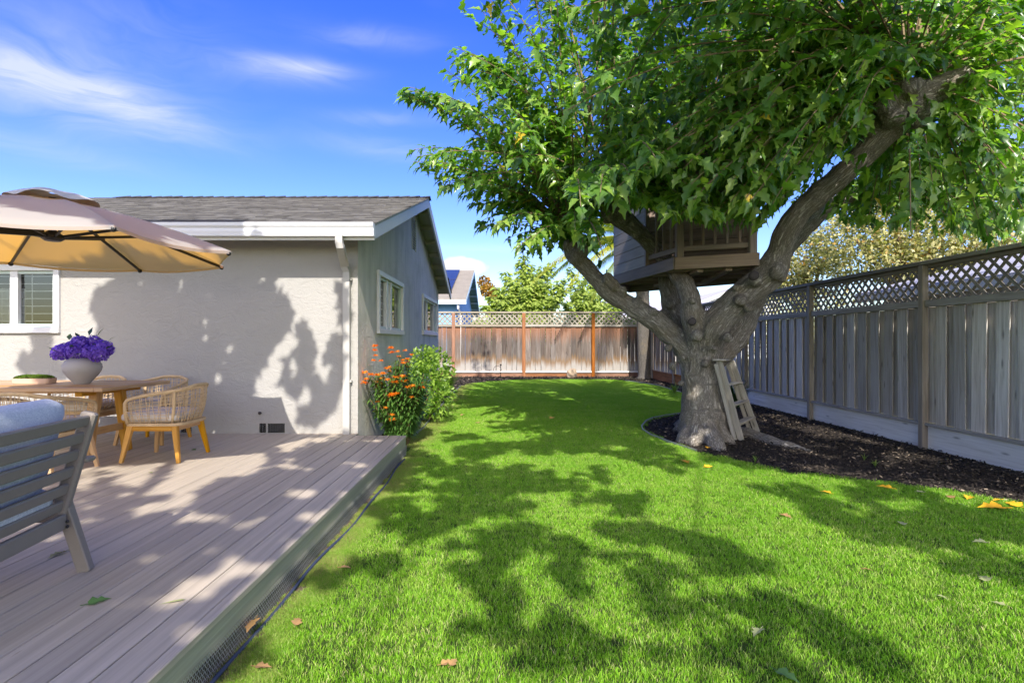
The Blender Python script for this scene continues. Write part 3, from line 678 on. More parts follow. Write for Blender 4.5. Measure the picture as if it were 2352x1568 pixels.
# dim rooms behind the windows
mb = MB(); xa, xb, ya, yb = XL + .1, XW - .12, ZH + .12, ZWB - .1
mb.quad((xa, ya + 3.0, .3), (xb, ya + 3.0, .3), (xb, ya + 3.0, 2.7), (xa, ya + 3.0, 2.7)); mb.quad((xa, ya, .3), (xb, ya, .3), (xb, yb, .3), (xa, yb, .3)); mb.quad((xa, ya, 2.7), (xa, yb, 2.7), (xb, yb, 2.7), (xb, ya, 2.7))
mb.quad((xb - 2.5, ya, .3), (xb - 2.5, yb, .3), (xb - 2.5, yb, 2.7), (xb - 2.5, ya, 2.7)); mb.build('interior', interior_mat, house)
def window(kind, u0, u1, v0, v1, f, nrm, mull, bars, trim, curtains=False):
    """f(u, v, depth) -> point; depth positive is out of the wall"""
    root = link('window', MB().add([f(u0 + .03, v0 + .03, -.05), f(u1 - .03, v0 + .03, -.05), f(u1 - .03, v1 - .03, -.05), f(u0 + .03, v1 - .03, -.05)], [(0, 1, 2, 3)]).mesh('pane', glass), house)
    def bar(n, a, b, w, d, m, dep, up=nrm): return beam(n, f(*a, dep), f(*b, dep), w, d, m, root, up=up, bev=.004)
    t = trim
    bar('frame', (u0 - t, v1 + t / 2), (u1 + t, v1 + t / 2), t, .05, white_paint, .012); bar('frame', (u0 - t, v0 - t / 2), (u1 + t, v0 - t / 2), t, .055, white_paint, .016)
    bar('frame', (u0 - t / 2, v0), (u0 - t / 2, v1), t, .05, white_paint, .010); bar('frame', (u1 + t / 2, v0), (u1 + t / 2, v1), t, .05, white_paint, .010)
    for (a, b) in (((u0, v1 - .02), (u1, v1 - .02)), ((u0, v0 + .02), (u1, v0 + .02)), ((u0 + .02, v0), (u0 + .02, v1)), ((u1 - .02, v0), (u1 - .02, v1))): bar('sash', a, b, .04, .05, vinyl_green, -.035)
    for m_, w in mull: bar('mullion', (m_, v0), (m_, v1), w, .06, white_paint, -.028)
    for a, b in bars: bar('grille_bar', a, b, .013, .012, white_paint, -.085)
    return root
W_f = lambda u, v, d: Vector((u, ZH - d, v)); W_g = lambda u, v, d: Vector((XW + d, u, v))
mx = pxX(31.5); hb = [pxZ((700 + y * .4464) / 1.7415) for y in (900, 968, 1035, 1103, 1170, 1238, 1305)]
t = .075; fu0, fu1, fv0, fv1 = wx0 + t, wx1 - t, wz0 + t, wz1 - t
bars = [((fu0, z), (fu1, z)) for z in hb] + [((pxX(-20), fv0), (pxX(-20), fv1)), ((pxX(17), fv0), (pxX(17), fv1)), ((pxX(61), fv0), (pxX(61), fv1)), ((pxX(119), fv0), (pxX(119), fv1))]
wn = window('front', fu0, fu1, fv0, fv1, W_f, (0, -1, 0), [(mx, .10)], bars, t); wn['label'] = 'white framed sliding window with pale bars in the front wall'
mb = MB(); cu = np.linspace(wx0, pxX(14), 40); mb2 = [(c, ZH + .30 + .03 * math.sin(c * 60)) for c in cu]
for a, b in zip(mb2, mb2[1:]): mb.quad((a[0], a[1], 1.45), (b[0], b[1], 1.45), (b[0], b[1], 2.1), (a[0], a[1], 2.1))
mb.build('curtain', curtain_mat, wn)
lou = [((g1[0] + .1, z), (g1[0] + .75, z)) for z in np.linspace(g1[2] + .08, g1[3] - .12, 8)]
w1 = window('gable', g1[0] + .1, g1[1] - .1, g1[2] + .07, g1[3] - .07, W_g, (1, 0, 0), [(g1[0] + .72, .10), (g1[0] + 1.02, .10)], lou, .075); w1['label'] = 'nearer gable window with louvres and green reflections'
w2 = window('gable', g2[0] + .12, g2[1] - .12, g2[2] + .07, g2[3] - .07, W_g, (1, 0, 0), [(g2[0] + .80, .10), (g2[0] + 2.1, .10)], [], .075); w2['label'] = 'farther gable window with dark side panes'
for u0, u1 in ((g2[0] + .14, g2[0] + .76), (g2[0] + 2.16, g2[1] - .13)):
    MB().add([W_g(u0, g2[2] + .1, -.045), W_g(u1, g2[2] + .1, -.045), W_g(u1, g2[3] - .1, -.045), W_g(u0, g2[3] - .1, -.045)], [(0, 1, 2, 3)]).build('screen', vent_dark, w2)
# gable vent louvres
gvn = MB().quad((XW - .06, gv[0], gv[2]), (XW - .06, gv[1], gv[2]), (XW - .06, gv[1], gv[3]), (XW - .06, gv[0], gv[3])).build('gable_vent', vent_dark, house)
for z in np.linspace(gv[2] + .03, gv[3] - .03, 12): beam('louvre', (XW - .008, gv[0], z), (XW - .008, gv[1], z), .05, .012, stucco_grey, gvn, up=(.5, 0, .85), bev=0)
for y in (gv[0] - .012, gv[1] + .012): beam('vent_frame', (XW + .004, y, gv[2] - .02), (XW + .004, y, gv[3] + .02), .024, .03, stucco_grey, gvn, up=(1, 0, 0), bev=.003)
# crawl space vents with hexagon wire
for v in vents:
    o = MB().quad((v[0], ZH + .08, v[2]), (v[1], ZH + .08, v[2]), (v[1], ZH + .08, v[3]), (v[0], ZH + .08, v[3])).build('crawl_vent', vent_dark, house)
    mb = MB(); r = .014
    for i, xx in enumerate(np.arange(v[0], v[1], r * 1.5)):
        for zz in np.arange(v[2], v[3] + .02, r * 1.732):
            c = (xx, zz + (r * .866 if i % 2 else 0)); pts = [(min(max(c[0] + r * math.cos(k * math.pi / 3), v[0]), v[1]), ZH + .01, min(max(c[1] + r * math.sin(k * math.pi / 3), v[2]), v[3])) for k in range(4)]
            mb.tube(pts, .0014, 3, False)
    tag(mb.build('hexagon_wire', wire_mat, o), kind='stuff')
    beam('vent_bar', ((v[0] * .7 + v[1] * .3), ZH, v[2]), ((v[0] * .7 + v[1] * .3), ZH, v[3]), .018, .01, stucco, o, up=(0, 1, 0), bev=0)
mb = MB(); hx_, hz_ = pxX(598), pxZ(948); mb.lathe([(0.0, 0), (.018, 0), (.020, .02), (.008, .03), (0, .03)], 10)
mb.build('hose_tap', dark_cut, house, W=Matrix.Translation((hx_, ZH - .002, hz_)) @ Matrix.Rotation(R(90), 4, 'X'))
# roof: deck, shingles, ridge caps, rake boards, soffit, rafters, gutter, downspout
def rp(x, y, dz=0.0): return Vector((x, y, EZ + SL * (min(y, 2 * ZPK - y) - ZE) + dz))
mb = MB()
for ya, yb in ((ZE, ZPK), (ZPK, ZBK)):
    a, b, c, d = rp(XL, ya), rp(XR, ya), rp(XR, yb), rp(XL, yb); dn = Vector((0, 0, -.035))
    mb.add([a, b, c, d, a + dn, b + dn, c + dn, d + dn], [(0, 1, 2, 3), (7, 6, 5, 4), (0, 4, 5, 1), (1, 5, 6, 2), (2, 6, 7, 3), (3, 7, 4, 0)])
roof = mb.build('roof', soffit_paint, house)
tabs_v, tabs_f, tv_ = [], [], []
nrm = Vector((0, -SL, 1)).normalized(); sl = Vector((0, 1, SL)).normalized(); L = (ZPK - ZE) * math.sqrt(1 + SL * SL); ex = .142; nc = int(L / ex) + 1
for side in (0, 1):
    for c in range(nc):
        s0 = c * ex - .03; s1 = min(s0 + ex * 1.5, L); xx = XR + .02
        if side and c > 6: continue
        while xx > XL:
            w = RNG.choice([.14, .2, .27, .33]); th = .005 + RNG.choice([0, .003, .006]); b0 = len(tabs_v)
            jag = RNG.uniform(-.012, .012); x1 = min(xx, XR + .02)
            for xq in (x1, xx - w + .004):
                for ss, hh in ((s0 + jag, .004), (s0 + jag, .004 + th), (s1, .004)):
                    p = rp(XL, ZE) + sl * ss + nrm * hh; yq = p.y if not side else 2 * ZPK - p.y
                    tabs_v.append((xq, yq, p.z))
            tabs_f += [(b0, b0 + 3, b0 + 4), (b0, b0 + 4, b0 + 1), (b0 + 1, b0 + 4, b0 + 5), (b0 + 1, b0 + 5, b0 + 2), (b0, b0 + 1, b0 + 2), (b0 + 3, b0 + 5, b0 + 4)]
            tv_ += [RNG.random()] * 6; xx -= w
tag(link('shingles', fast_mesh('shingles', tabs_v, tabs_f, shingle_mat, {'var': tv_}), roof), kind='stuff')
capm = fast_mesh('ridge_cap', [(-.16, -.14, -.045), (-.16, 0, .012), (-.16, .14, -.045), (.16, -.14, -.03), (.16, 0, .035), (.16, .14, -.03), (.16, -.14, -.045), (.16, 0, .015), (.16, .14, -.045)],
                 [(0, 3, 4), (0, 4, 1), (1, 4, 5), (1, 5, 2), (3, 6, 7), (3, 7, 4), (4, 7, 8), (4, 8, 5)], shingle_mat, {'var': [.15] * 9})
for i in range(30): link('ridge_cap', capm, roof, Matrix.Translation((XR - .13 - i * .21, ZPK, PKZ + .012 + RNG.uniform(-.004, .004))) @ Matrix.Rotation(RNG.uniform(-.02, .02), 4, 'Z'))
for ya, yb, m_ in ((ZE - .02, ZPK, trim_paint), (ZPK, ZBK + .02, trim_paint)):
    beam('rake_board', rp(XR - .02, ya, -.105), rp(XR - .02, yb, -.105), .038, .17, m_, roof, up=(0, 0, 1), bev=.004)
for y in np.arange(ZE + .62, ZBK, .62): 
    if abs(y - ZPK) > .2: beam('lookout', rp(XW, y, -.09), rp(XR - .04, y, -.09), .045, .10, soffit_paint, roof, bev=.003)
beam('eave_board', (XL, ZE + .012, EZ - .115), (XR, ZE + .012, EZ - .115), .03, .17, white_paint, roof, bev=.003)
for xx in np.arange(-2.15, -9, -.62): beam('rafter_tail', rp(xx, ZE + .03, -.10), rp(xx, ZH + .02, -.10), .045, .11, cream_paint, roof, bev=.004)
# gutter profile extruded along X
prof = [(0, -.165), (-.075, -.165), (-.088, -.11), (-.088, -.075), (-.108, -.05), (-.112, -.012), (-.102, -.010), (-.100, -.045), (-.08, -.07), (-.08, -.155), (0, -.155)]
mb = MB(); n = len(prof); vs = [(xx, ZE - .005 + a, EZ + b) for xx in (XL, XR + .01) for a, b in prof]
mb.add(vs, [(j, j + 1, n + j + 1, n + j) for j in range(n - 1)]); mb.add([(XR + .01, ZE - .005 + a, EZ + b) for a, b in prof[:6]] + [(XR + .01, ZE - .005, EZ - .012)], [(0, 1, 2, 3, 4, 5, 6)])
mb.build('gutter', white_paint, house)
# downspout: elbow under the gutter, back to the wall, then straight down
dx0 = pxX(799); gx0 = (779 - CX) * (ZE - .05) / F
pts = [(gx0, ZE - .045, EZ - .15), (gx0, ZE - .045, EZ - .24), (gx0 + .01, ZE - .03, EZ - .285), (dx0 - .012, ZH - .10, EZ - .455), (dx0, ZH - .055, EZ - .51), (dx0, ZH - .05, EZ - .60), (dx0, ZH - .05, .235)]
mb = MB(); vs = []
for i, p in enumerate(pts):
    p = Vector(p); w = .042
    for sx, sy in ((-1, -1), (1, -1), (1, 1), (-1, 1)): vs.append((p.x + sx * w, p.y + sy * .030, p.z + (sy * .02 if 1 < i < 5 else 0)))
mb.add(vs, [(i * 4 + j, i * 4 + (j + 1) % 4, i * 4 + 4 + (j + 1) % 4, i * 4 + 4 + j) for i in range(len(pts) - 1) for j in range(4)])
dsp = mb.build('downspout', cream_paint, house)
for k in range(7):
    a = Vector(pts[2]).lerp(Vector(pts[4]), .08 + k * .11); beam('elbow_crimp', a + Vector((-.046, 0, 0)), a + Vector((.046, 0, 0)), .066, .012, cream_paint, dsp, up=(0, .55, 1), bev=.003)
for z in (EZ - .62, .9): beam('strap', (dx0 - .062, ZH - .03, z), (dx0 + .062, ZH - .03, z), .064, .03, cream_paint, dsp, bev=.002)

# ------------------------------------------------------------------ fences
def lattice(parent, f, u0, u1, z0, z1, sp, w, th, mat, nrm):
    hgt = z1 - z0
    for sg in (1, -1):
        c = u0 - hgt + sp * .4
        while c < u1:
            a, b = max(c, u0), min(c + hgt, u1)
            if b - a > .03:
                za, zb = (z0 + a - c, z0 + b - c) if sg > 0 else (z1 - (a - c), z1 - (b - c))
                o = .0055 * sg
                beam('lattice_slat', f(a, za, o), f(b, zb, o), w, th, mat, parent, up=nrm, bev=0)
            c += sp
fr = empty('wooden_fence', (XF, 12, 0), label='tall weathered grey board fence with lattice top beside the mulch bed', cat='fence')
posts = [4.52, 7.17, 9.82, 12.47, 15.12, 17.77, 20.42]
fx = lambda u, z, o: Vector((XF + .02 - o, u, z))
for i, y in enumerate(posts):
    red = y > 15
    beam('post', (XF - .03, y, -.02), (XF - .03, y, 2.40), .085, .085, fence_brown, fr, up=(1, 0, 0), bev=.006)
for a, b in zip([1.87] + posts, posts + [ZB - .1]):
    red = a > 15; bm_, rm_ = (red_board, red_wood) if red else (fence_wood, fence_rail)
    c0, c1 = a + .045, b - .045
    beam('top_rail', (XF - .01, a, 2.43), (XF - .01, b, 2.43), .12, .05, lattice_dark, fr)
    beam('lattice_rail', (XF + .02, c0, 2.375), (XF + .02, c1, 2.375), .05, .05, lattice_dark, fr); beam('middle_rail', (XF - .005, c0, 1.895), (XF - .005, c1, 1.895), .085, .09, rm_, fr)
    if a > 4: lattice(fr, fx, c0, c1, 1.94, 2.36, .148 if a < 13 else .19, .036, .010, lattice_dark, (1, 0, 0))
    n = 9; p = (c1 - c0) / n
    if b > 5:
        for k in range(n):
            y0 = c0 + p * k; wv = RNG.uniform(.56, .72) * p; tl = RNG.uniform(-.010, .010)
            for nm, yc, xo, w in (('fence_board', y0 + wv / 2 + .004, .0, wv), ('fence_board', y0 + (wv + p) / 2 + .005, .045, p * .78)):
                beam(nm, (XF + .012 + xo, yc - tl, .335), (XF + .012 + xo, yc + tl, 1.85), w, .018, bm_, fr, up=(1, 0, 0), bev=.003)
    beam('ledge_rail', (XF - .012, c0, .318), (XF - .012, c1, .318), .075, .038, fence_rail if not red else red_wood, fr)
    beam('kickboard', (XF + .008, c0, .148), (XF + .008, c1, .148), .30, .03, kick_wood if not red else red_wood, fr, up=(1, 0, 0), bev=.004)
fb = empty('wooden_fence', (1.5, ZB, 0), label='red brown board fence with lattice top across the back of the yard', cat='fence')
bx = lambda px: (px - CX) * ZB / F
bz = lambda py: H + (CY - py) * ZB / F
bp = [bx(p) for p in (882, 1042, 1203, 1362)]
fy = lambda u, z, o: Vector((u, ZB - .02 + o, z))
for x_ in bp[1:] + [XF - .02]: beam('post', (x_, ZB - .05, -.02), (x_, ZB - .05, bz(719)), .13 if x_ < 5 else .1, .11, red_wood, fb, up=(0, 1, 0), bev=.008)
for a, b in zip(bp, bp[1:] + [XF - .02]):
    c0, c1 = a + .065, b - .065
    beam('top_rail', (a, ZB - .03, bz(717.5)), (b, ZB - .03, bz(717.5)), .13, .065, lattice_pale, fb)
    beam('middle_rail', (c0, ZB - .045, bz(747.5)), (c1, ZB - .045, bz(747.5)), .05, .10, lattice_pale, fb)
    lattice(fb, fy, c0, c1, bz(744.5), bz(719.5), .20, .05, .012, lattice_pale, (0, -1, 0))
    n = 13; p = (c1 - c0) / n
    for k in range(n):
        w = p * RNG.uniform(.80, .93); xc = c0 + p * (k + .5); tl = RNG.uniform(-.008, .008); o = .012 if k % 2 else .03
        beam('fence_board', (xc - tl, ZB - .02 + o, bz(852.5)), (xc + tl, ZB - .02 + o, bz(749)), p * 1.06 if k % 2 == 0 else w, .018, red_board, fb, up=(0, 1, 0), bev=.003)
    beam('ledge_rail', (c0, ZB - .05, bz(853.5)), (c1, ZB - .05, bz(853.5)), .07, .055, kick_wood, fb)
    beam('kickboard', (c0, ZB - .02, bz(860.5)), (c1, ZB - .02, bz(860.5)), .26, .03, red_wood, fb, up=(0, 1, 0), bev=.004)

# ------------------------------------------------------------------ umbrella
UC = Vector((-3.45, 4.15, 0)); UR, URZ, UAP = 1.285, 2.118, 2.50
um = empty('patio_umbrella', (UC.x - 1.35, UC.y - 1.8, DK), label='large tan canvas patio umbrella over the dining table', cat='umbrella')
ph = R(8)
def up_(r, k, drop=0.0):   # point of the canopy on rib k at radius fraction r
    a = ph + k * math.pi / 4
    z = URZ + (UAP - URZ) * (1 - r) ** 1.0 + .035 * math.sin(math.pi * r) - drop
    return Vector((UC.x + UR * r * math.cos(a), UC.y + UR * r * math.sin(a), z))
NR_, NS = 14, 10; vs, fs = [], []
for k in range(8):
    b = len(vs)
    for i in range(NR_ + 1):
        r = .10 + .90 * i / NR_; p, q = up_(r, k), up_(r, k + 1)
        for j in range(NS + 1):
            u = j / NS; m = p.lerp(q, u); sag = 4 * u * (1 - u)
            m.z -= .035 * sag * r + .004 * math.sin(9 * r + k) * sag
            if i == NR_: m = m.lerp(Vector((UC.x, UC.y, m.z)), .045 * sag)
            vs.append(m)
    w = NS + 1
    fs += [(b + i * w + j, b + i * w + j + 1, b + (i + 1) * w + j + 1, b + (i + 1) * w + j) for i in range(NR_) for j in range(NS)]
can = MB().add(vs, fs).build('canopy', canvas, um, smooth=True)
# small hanging hem
mb = MB()
for k in range(8):
    for j in range(NS):
        def e(u): 
            p, q = up_(1, k), up_(1, k + 1); m = p.lerp(q, u); sag = 4 * u * (1 - u); m.z -= .035 * sag; return m.lerp(Vector((UC.x, UC.y, m.z)), .045 * sag)
        a, b = e(j / NS), e((j + 1) / NS); d = Vector((0, 0, -.022)); mb.quad(a, b, b + d, a + d)
mb.build('hem', canvas, can)
# wind vent cap above the top opening
vs, fs = [], []; n = 40
for i, (r, z) in enumerate([(.02, .105), (.10, .112), (.18, .098), (.24, .068), (.275, .045)]):
    for j in range(n):
        a = 2 * math.pi * j / n; wv = 1 + (.02 * math.sin(4 * a) * i); vs.append((UC.x + r * wv * math.cos(a), UC.y + r * wv * math.sin(a), UAP - .075 + z + (.014 * math.sin(5 * a + 1) * (i / 4) ** 2)))
fs = [(i * n + j, i * n + (j + 1) % n, (i + 1) * n + (j + 1) % n, (i + 1) * n + j) for i in range(4) for j in range(n)]
MB().add(vs, fs).build('vent_cap', cap_canvas, um, smooth=True)
hubp = Vector((UC.x, UC.y, 2.195))
for k in range(8):
    p0, p1 = up_(.08, k, .03), up_(.985, k, .022)
    beam('rib', p0, p1, .018, .024, dark_metal, um)
    beam('strut', hubp + (up_(.5, k) - UC - Vector((0, 0, up_(.5, k).z))).normalized() * .05, up_(.52, k, .035), .016, .022, dark_metal, um)
    MB().sphere(p1 + Vector((0, 0, -.004)), .02, 8, 6).build('rib_tip', dark_metal, um, smooth=True)
MB().lathe([(0, -.035), (.05, -.03), (.075, -.012), (.075, .012), (.05, .03), (.025, .05), (.025, .30), (0, .30)], 16).build('hub', dark_metal, um, W=Matrix.Translation(hubp))
# cantilever mast standing left of the table
mxp = Vector((UC.x - 1.35, UC.y - 1.8, 0))
beam('mast', mxp + Vector((0, 0, DK)), mxp + Vector((0, 0, 2.12)), .07, .07, dark_metal, um, up=(1, 0, 0))
beam('arm', mxp + Vector((.02, 0, 2.06)), hubp + Vector((-.03, -.04, .02)), .03, .05, dark_metal, um)
beam('base', mxp + Vector((-.45, 0, DK + .035)), mxp + Vector((.45, 0, DK + .035)), .9, .06, dark_metal, um)

# ------------------------------------------------------------------ dining table
TX1, TZ0, TZ1, TH = -3.77, 5.09, 6.13, .964
tb = empty('dining_table', (-4.9, 5.6, DK), label='teak dining table with splayed legs under the tan umbrella', cat='table')
nb_ = 7
for k in range(nb_):
    w = (TZ1 - TZ0) / nb_; yc = TZ0 + w * (k + .5)
    beam('tabletop_board', (TX1 - 2.3, yc, TH - .018), (TX1 - .085, yc, TH - .018), w - .003, .036, teak_top, tb, bev=.003)
beam('tabletop_board', (TX1 - .041, TZ0 + .001, TH - .018), (TX1 - .041, TZ1 - .001, TH - .018), .082, .0365, teak_top, tb, bev=.004)
for lx in (-4.07, -5.75):
    for y0, y1, in ((5.42, 5.30), (5.74, 5.86)):
        taper('leg', (lx, y0, TH - .04), (lx, y1, DK), .085, .075, teak, tb, up=(1, 0, 0), b0=.085, b1=.075)
    beam('stretcher', (lx, 5.36, DK + .27), (lx, 5.80, DK + .27), .035, .07, teak, tb)
    beam('cross_rail', (lx, TZ0 + .1, TH - .065), (lx, TZ1 - .1, TH - .065), .07, .05, teak, tb)
beam('long_rail', (-4.07, 5.58, TH - .066), (-5.75, 5.58, TH - .066), .05, .055, teak, tb)

# ------------------------------------------------------------------ dining chairs (local: faces +X, seat centre at the origin, deck at z = 0)
def chair_curve(s):
    """plan of the U shaped arm: s from -1 (front of one arm) over 0 (back) to 1"""
    a = abs(s); sg = 1 if s >= 0 else -1
    pts = [(0.0, -.30, 0.0), (.22, -.295, .12), (.40, -.25, .215), (.52, -.16, .258), (.70, 0.0, .272), (.86, .14, .275), (1.0, .235, .272)]
    for (t0, x0, y0), (t1, x1, y1) in zip(pts, pts[1:]):
        if a <= t1 + 1e-9:
            u = (a - t0) / (t1 - t0); return x0 + (x1 - x0) * u, sg * (y0 + (y1 - y0) * u)
    return pts[-1][1], sg * pts[-1][2]
def rim_z(s):
    a = abs(s); return .735 - .02 * a - .13 * max(0, a - .18) ** 1.0 - .06 * max(0, a - .75)
def rim_p(s):
    x, y = chair_curve(s); fl = 1.16 - .10 * abs(s); return Vector((x * fl if x < 0 else x, y * (1.0 + .04), rim_z(s)))
def ring_p(s):
    x, y = chair_curve(s); return Vector((x * .93, y * .93, .375))
def wall_p(s, t):
    a, b = ring_p(s), rim_p(s); p = a.lerp(b, t); x, y = p.x, p.y; bulge = .018 * math.sin(math.pi * t); r = math.hypot(x, y) + 1e-6
    return Vector((x + x / r * bulge, y + y / r * bulge, p.z))
def make_chair():
    root = empty('dining_chair')
    # seat base plate with rounded corners
    n = 40; ol = []
    for j in range(n):
        a = 2 * math.pi * j / n; c, s_ = math.cos(a), math.sin(a); e = .38
        ol.append((.285 * math.copysign(abs(c) ** e, c) - .01, .268 * math.copysign(abs(s_) ** e, s_)))
    vs = [(x, y, z) for z in (.352, .378) for x, y in ol]; fs = [(j, (j + 1) % n, n + (j + 1) % n, n + j) for j in range(n)] + [tuple(range(n - 1, -1, -1)), tuple(n + j for j in range(n))]
    MB().add(vs, fs).build('seat_base', rope, root)
    for a, b in (((.20, .215), (-.20, .215)), ((.20, -.215), (-.20, -.215)), ((.215, .20), (.215, -.20)), ((-.215, .20), (-.215, -.20))):
        beam('seat_rail', (*a, .325), (*b, .325), .028, .052, teak, root)
    for sx in (-1, 1):
        for sy in (-1, 1): taper('leg', (sx * .212, sy * .212, .352), (sx * .275, sy * .262, 0), .052, .030, teak, root, up=(1, 0, 0), b0=.056, b1=.032, bev=.22)
    cu_ = rounded_box('cushion', (.55, .49, .095), cushion_cream, root, Matrix.Translation((.035, 0, .430)), r=.046, puff=.022)
    pts = [ring_p(-1), ring_p(-1).lerp(rim_p(-1), .55) + Vector((.004, 0, 0)), rim_p(-1) + Vector((-.012, 0, -.022))] + [rim_p(s) for s in np.linspace(-.95, .95, 45)] + [rim_p(1) + Vector((-.012, 0, -.022)), ring_p(1).lerp(rim_p(1), .55) + Vector((.004, 0, 0)), ring_p(1)]
    MB().tube(pts, .0165, 8).build('arm_rim', rope, root, smooth=True)
    for s in (-.46, .46): MB().tube([wall_p(s, t) for t in np.linspace(0, 1, 7)], .0145, 7).build('upright', rope, root, smooth=True)
    mb = MB(); S = np.linspace(-.985, .985, 54); rr = .0030
    for i, s in enumerate(S):
        mb.tube([wall_p(max(-1, min(1, s + .012 * math.sin(i * 2.4 + t * 3))), t) for t in np.linspace(0.02, .99, 6)], rr, 4, False)
    for t in np.linspace(.07, .95, 9):
        mb.tube([wall_p(s, min(.98, t + .008 * math.sin(s * 40 + t * 50))) for s in np.linspace(-.99, .99, 60)], rr, 4, False)
    tag(mb.build('woven_back', rope, root), kind='stuff')
    return root
ch0 = make_chair()
chairs = [((-3.40, 5.47), 180, 'rope weave armchair with all four teak legs in view, at table end'), ((-4.10, 6.36), -90, 'rope weave armchair by the wall, nearer the table end, behind the tabletop'),
          ((-4.86, 6.36), -92, 'rope weave armchair by the wall partly hidden behind the round vase'), ((-4.06, 4.80), 92, 'rope weave armchair seen from behind, just beyond the grey lounge chair')]
for i, ((x_, y_), a, lb) in enumerate(chairs):
    W = Matrix.Translation((x_, y_, DK)) @ Matrix.Rotation(R(a), 4, 'Z')
    o = ch0 if i == 0 else copy_tree(ch0)
    o.matrix_basis = W; tag(o, lb, 'chair', 'rope dining chairs around the table')

# ------------------------------------------------------------------ things on the table
VP_ = Vector((-4.366, 5.62, TH))
vz = tag(MB().lathe([(0, .004), (.066, 0), (.070, .006), (.085, .025), (.125, .075), (.160, .125), (.172, .165), (.166, .205), (.140, .240), (.100, .263), (.083, .272), (.082, .288), (.076, .288), (.074, .27), (.06, .25)], 40).build('vase', ceramic, smooth=True, W=Matrix.Translation(VP_)),
         'round matte grey vase on the teak table', 'vase')
bq = empty('flower_bouquet', VP_ + Vector((0, 0, .27)), label='bouquet of purple hydrangea heads in the grey vase', cat='flowers')
def floret_ball(r, n):
    P, d, nn = [], [], []
    for k in range(n):
        z = 1 - 1.75 * (k + .5) / n; a = k * 2.39996; q = Vector((math.sqrt(max(0, 1 - z * z)) * math.cos(a), math.sqrt(max(0, 1 - z * z)) * math.sin(a), z))
        c = q * r * random.uniform(.88, 1.06); t1 = q.orthogonal().normalized(); t2 = q.cross(t1); ro = random.uniform(0, 1.6)
        for j in range(4):
            b = ro + j * math.pi / 2 + random.uniform(-.15, .15); dd = t1 * math.cos(b) + t2 * math.sin(b) + q * random.uniform(-.1, .35); P.append(c); d.append(dd); nn.append(q)
    pet = ([(0, 0, 0), (.35, .32, .06), (.85, .38, .12), (1, 0, .10), (.85, -.38, .12), (.35, -.32, .06)], [(0, 3, 2), (0, 2, 1), (0, 4, 3), (0, 5, 4)])
    return leaf_cloud('flower_head', purple_petal, np.array(P), np.array(d), np.array(nn), .023, *pet, var=np.repeat(RNG.random(n), 4) * .75 + .12 * RNG.random(n * 4))
balls = [floret_ball(.082, 62), floret_ball(.070, 50)]
for i, (x_, y_, z_) in enumerate([(-.20, -.03, .045), (-.10, -.10, .075), (.02, -.12, .065), (.13, -.08, .055), (.21, .01, .095), (-.15, .06, .10), (-.03, .0, .135), (.09, .04, .155), (-.24, .05, .05), (.17, .10, .08), (0, .13, .08), (.02, -.05, .15), (.22, -.06, .03)]):
    link('flower_head', balls[i % 2], bq, Matrix.Translation(VP_ + Vector((x_, y_, .27 + z_))) @ Matrix.Rotation(i * 1.3, 4, 'Z') @ Matrix.Rotation(.25 * math.sin(i), 4, 'X'))
lfm = leaf_cloud('bouquet_leaf', strap_leaf, np.zeros((1, 3)), np.array([[1, 0, 0.]]), np.array([[0, 0, 1.]]), 1.0, *PLAIN, var=np.array([.6]))
for i, (x_, y_, z_, az_, el_, s) in enumerate([(.10, -.19, .035, -60, 10, .085), (-.02, -.19, .02, 200, -20, .06), (-.12, -.17, .06, 240, 30, .06), (.27, -.05, .08, 10, 35, .08), (.14, .02, .22, 30, 60, .08), (-.16, .03, .18, 120, 55, .07),
                                                (.07, .0, .225, 80, 70, .075), (-.05, .02, .20, 160, 50, .065), (-.29, .0, .075, 175, 30, .06), (.03, -.17, .10, 300, 40, .05), (.20, -.12, .13, 330, 20, .05), (.25, .02, .17, 40, 40, .06)]):
    link('bouquet_leaf', lfm, bq, Matrix.Translation(VP_ + Vector((x_, y_, .27 + z_))) @ Matrix.Rotation(R(az_), 4, 'Z') @ Matrix.Rotation(R(-el_), 4, 'Y') @ Matrix.Scale(s * 1.3, 4))
tr = empty('moss_tray', (-4.86, 5.62, TH), label='low clay dish of green moss on the table', cat='planter')
n = 40; ol = []
for j in range(n):
    a = 2 * math.pi * j / n; c, s_ = math.cos(a), math.sin(a); ol.append((.195 * math.copysign(abs(c) ** .45, c), .085 * math.copysign(abs(s_) ** .45, s_)))
vs, fs = [], []
for f_, z in ((.90, 0), (.97, .008), (1, .058), (.95, .058), (.93, .03)): vs += [(x * f_, y * f_, z) for x, y in ol]
fs = [(i * n + j, i * n + (j + 1) % n, (i + 1) * n + (j + 1) % n, (i + 1) * n + j) for i in range(4) for j in range(n)] + [tuple(4 * n + j for j in range(n))]
MB().add(vs, fs).build('dish', terracotta, tr, W=Matrix.Translation((-4.86, 5.62, TH)))
k = 2600; a = RNG.random(k) * 2 * np.pi; rr = np.sqrt(RNG.random(k)); P = np.stack([-4.86 + .178 * rr * np.sign(np.cos(a)) * np.abs(np.cos(a)) ** .55, 5.62 + .075 * rr * np.sign(np.sin(a)) * np.abs(np.sin(a)) ** .55, TH + .052 + .030 * np.sqrt(np.maximum(0, 1 - rr ** 3)) + RNG.uniform(-.006, .005, k)], 1)
tag(link('moss', leaf_cloud('moss', moss_mat, P, unit(k, .8), unit(k), .016, *PLAIN), tr), kind='stuff')

# ------------------------------------------------------------------ lounge chair: local x = facing, y = across, z up from the deck
lc = empty('lounge_chair', (-2.375, 2.33, DK), R(188), label='taupe slatted lounge chair with pale blue cushions on the near deck', cat='chair')
LW = WORLD[lc.name]
def lp(x, y, z): return LW @ Vector((x, y, z))
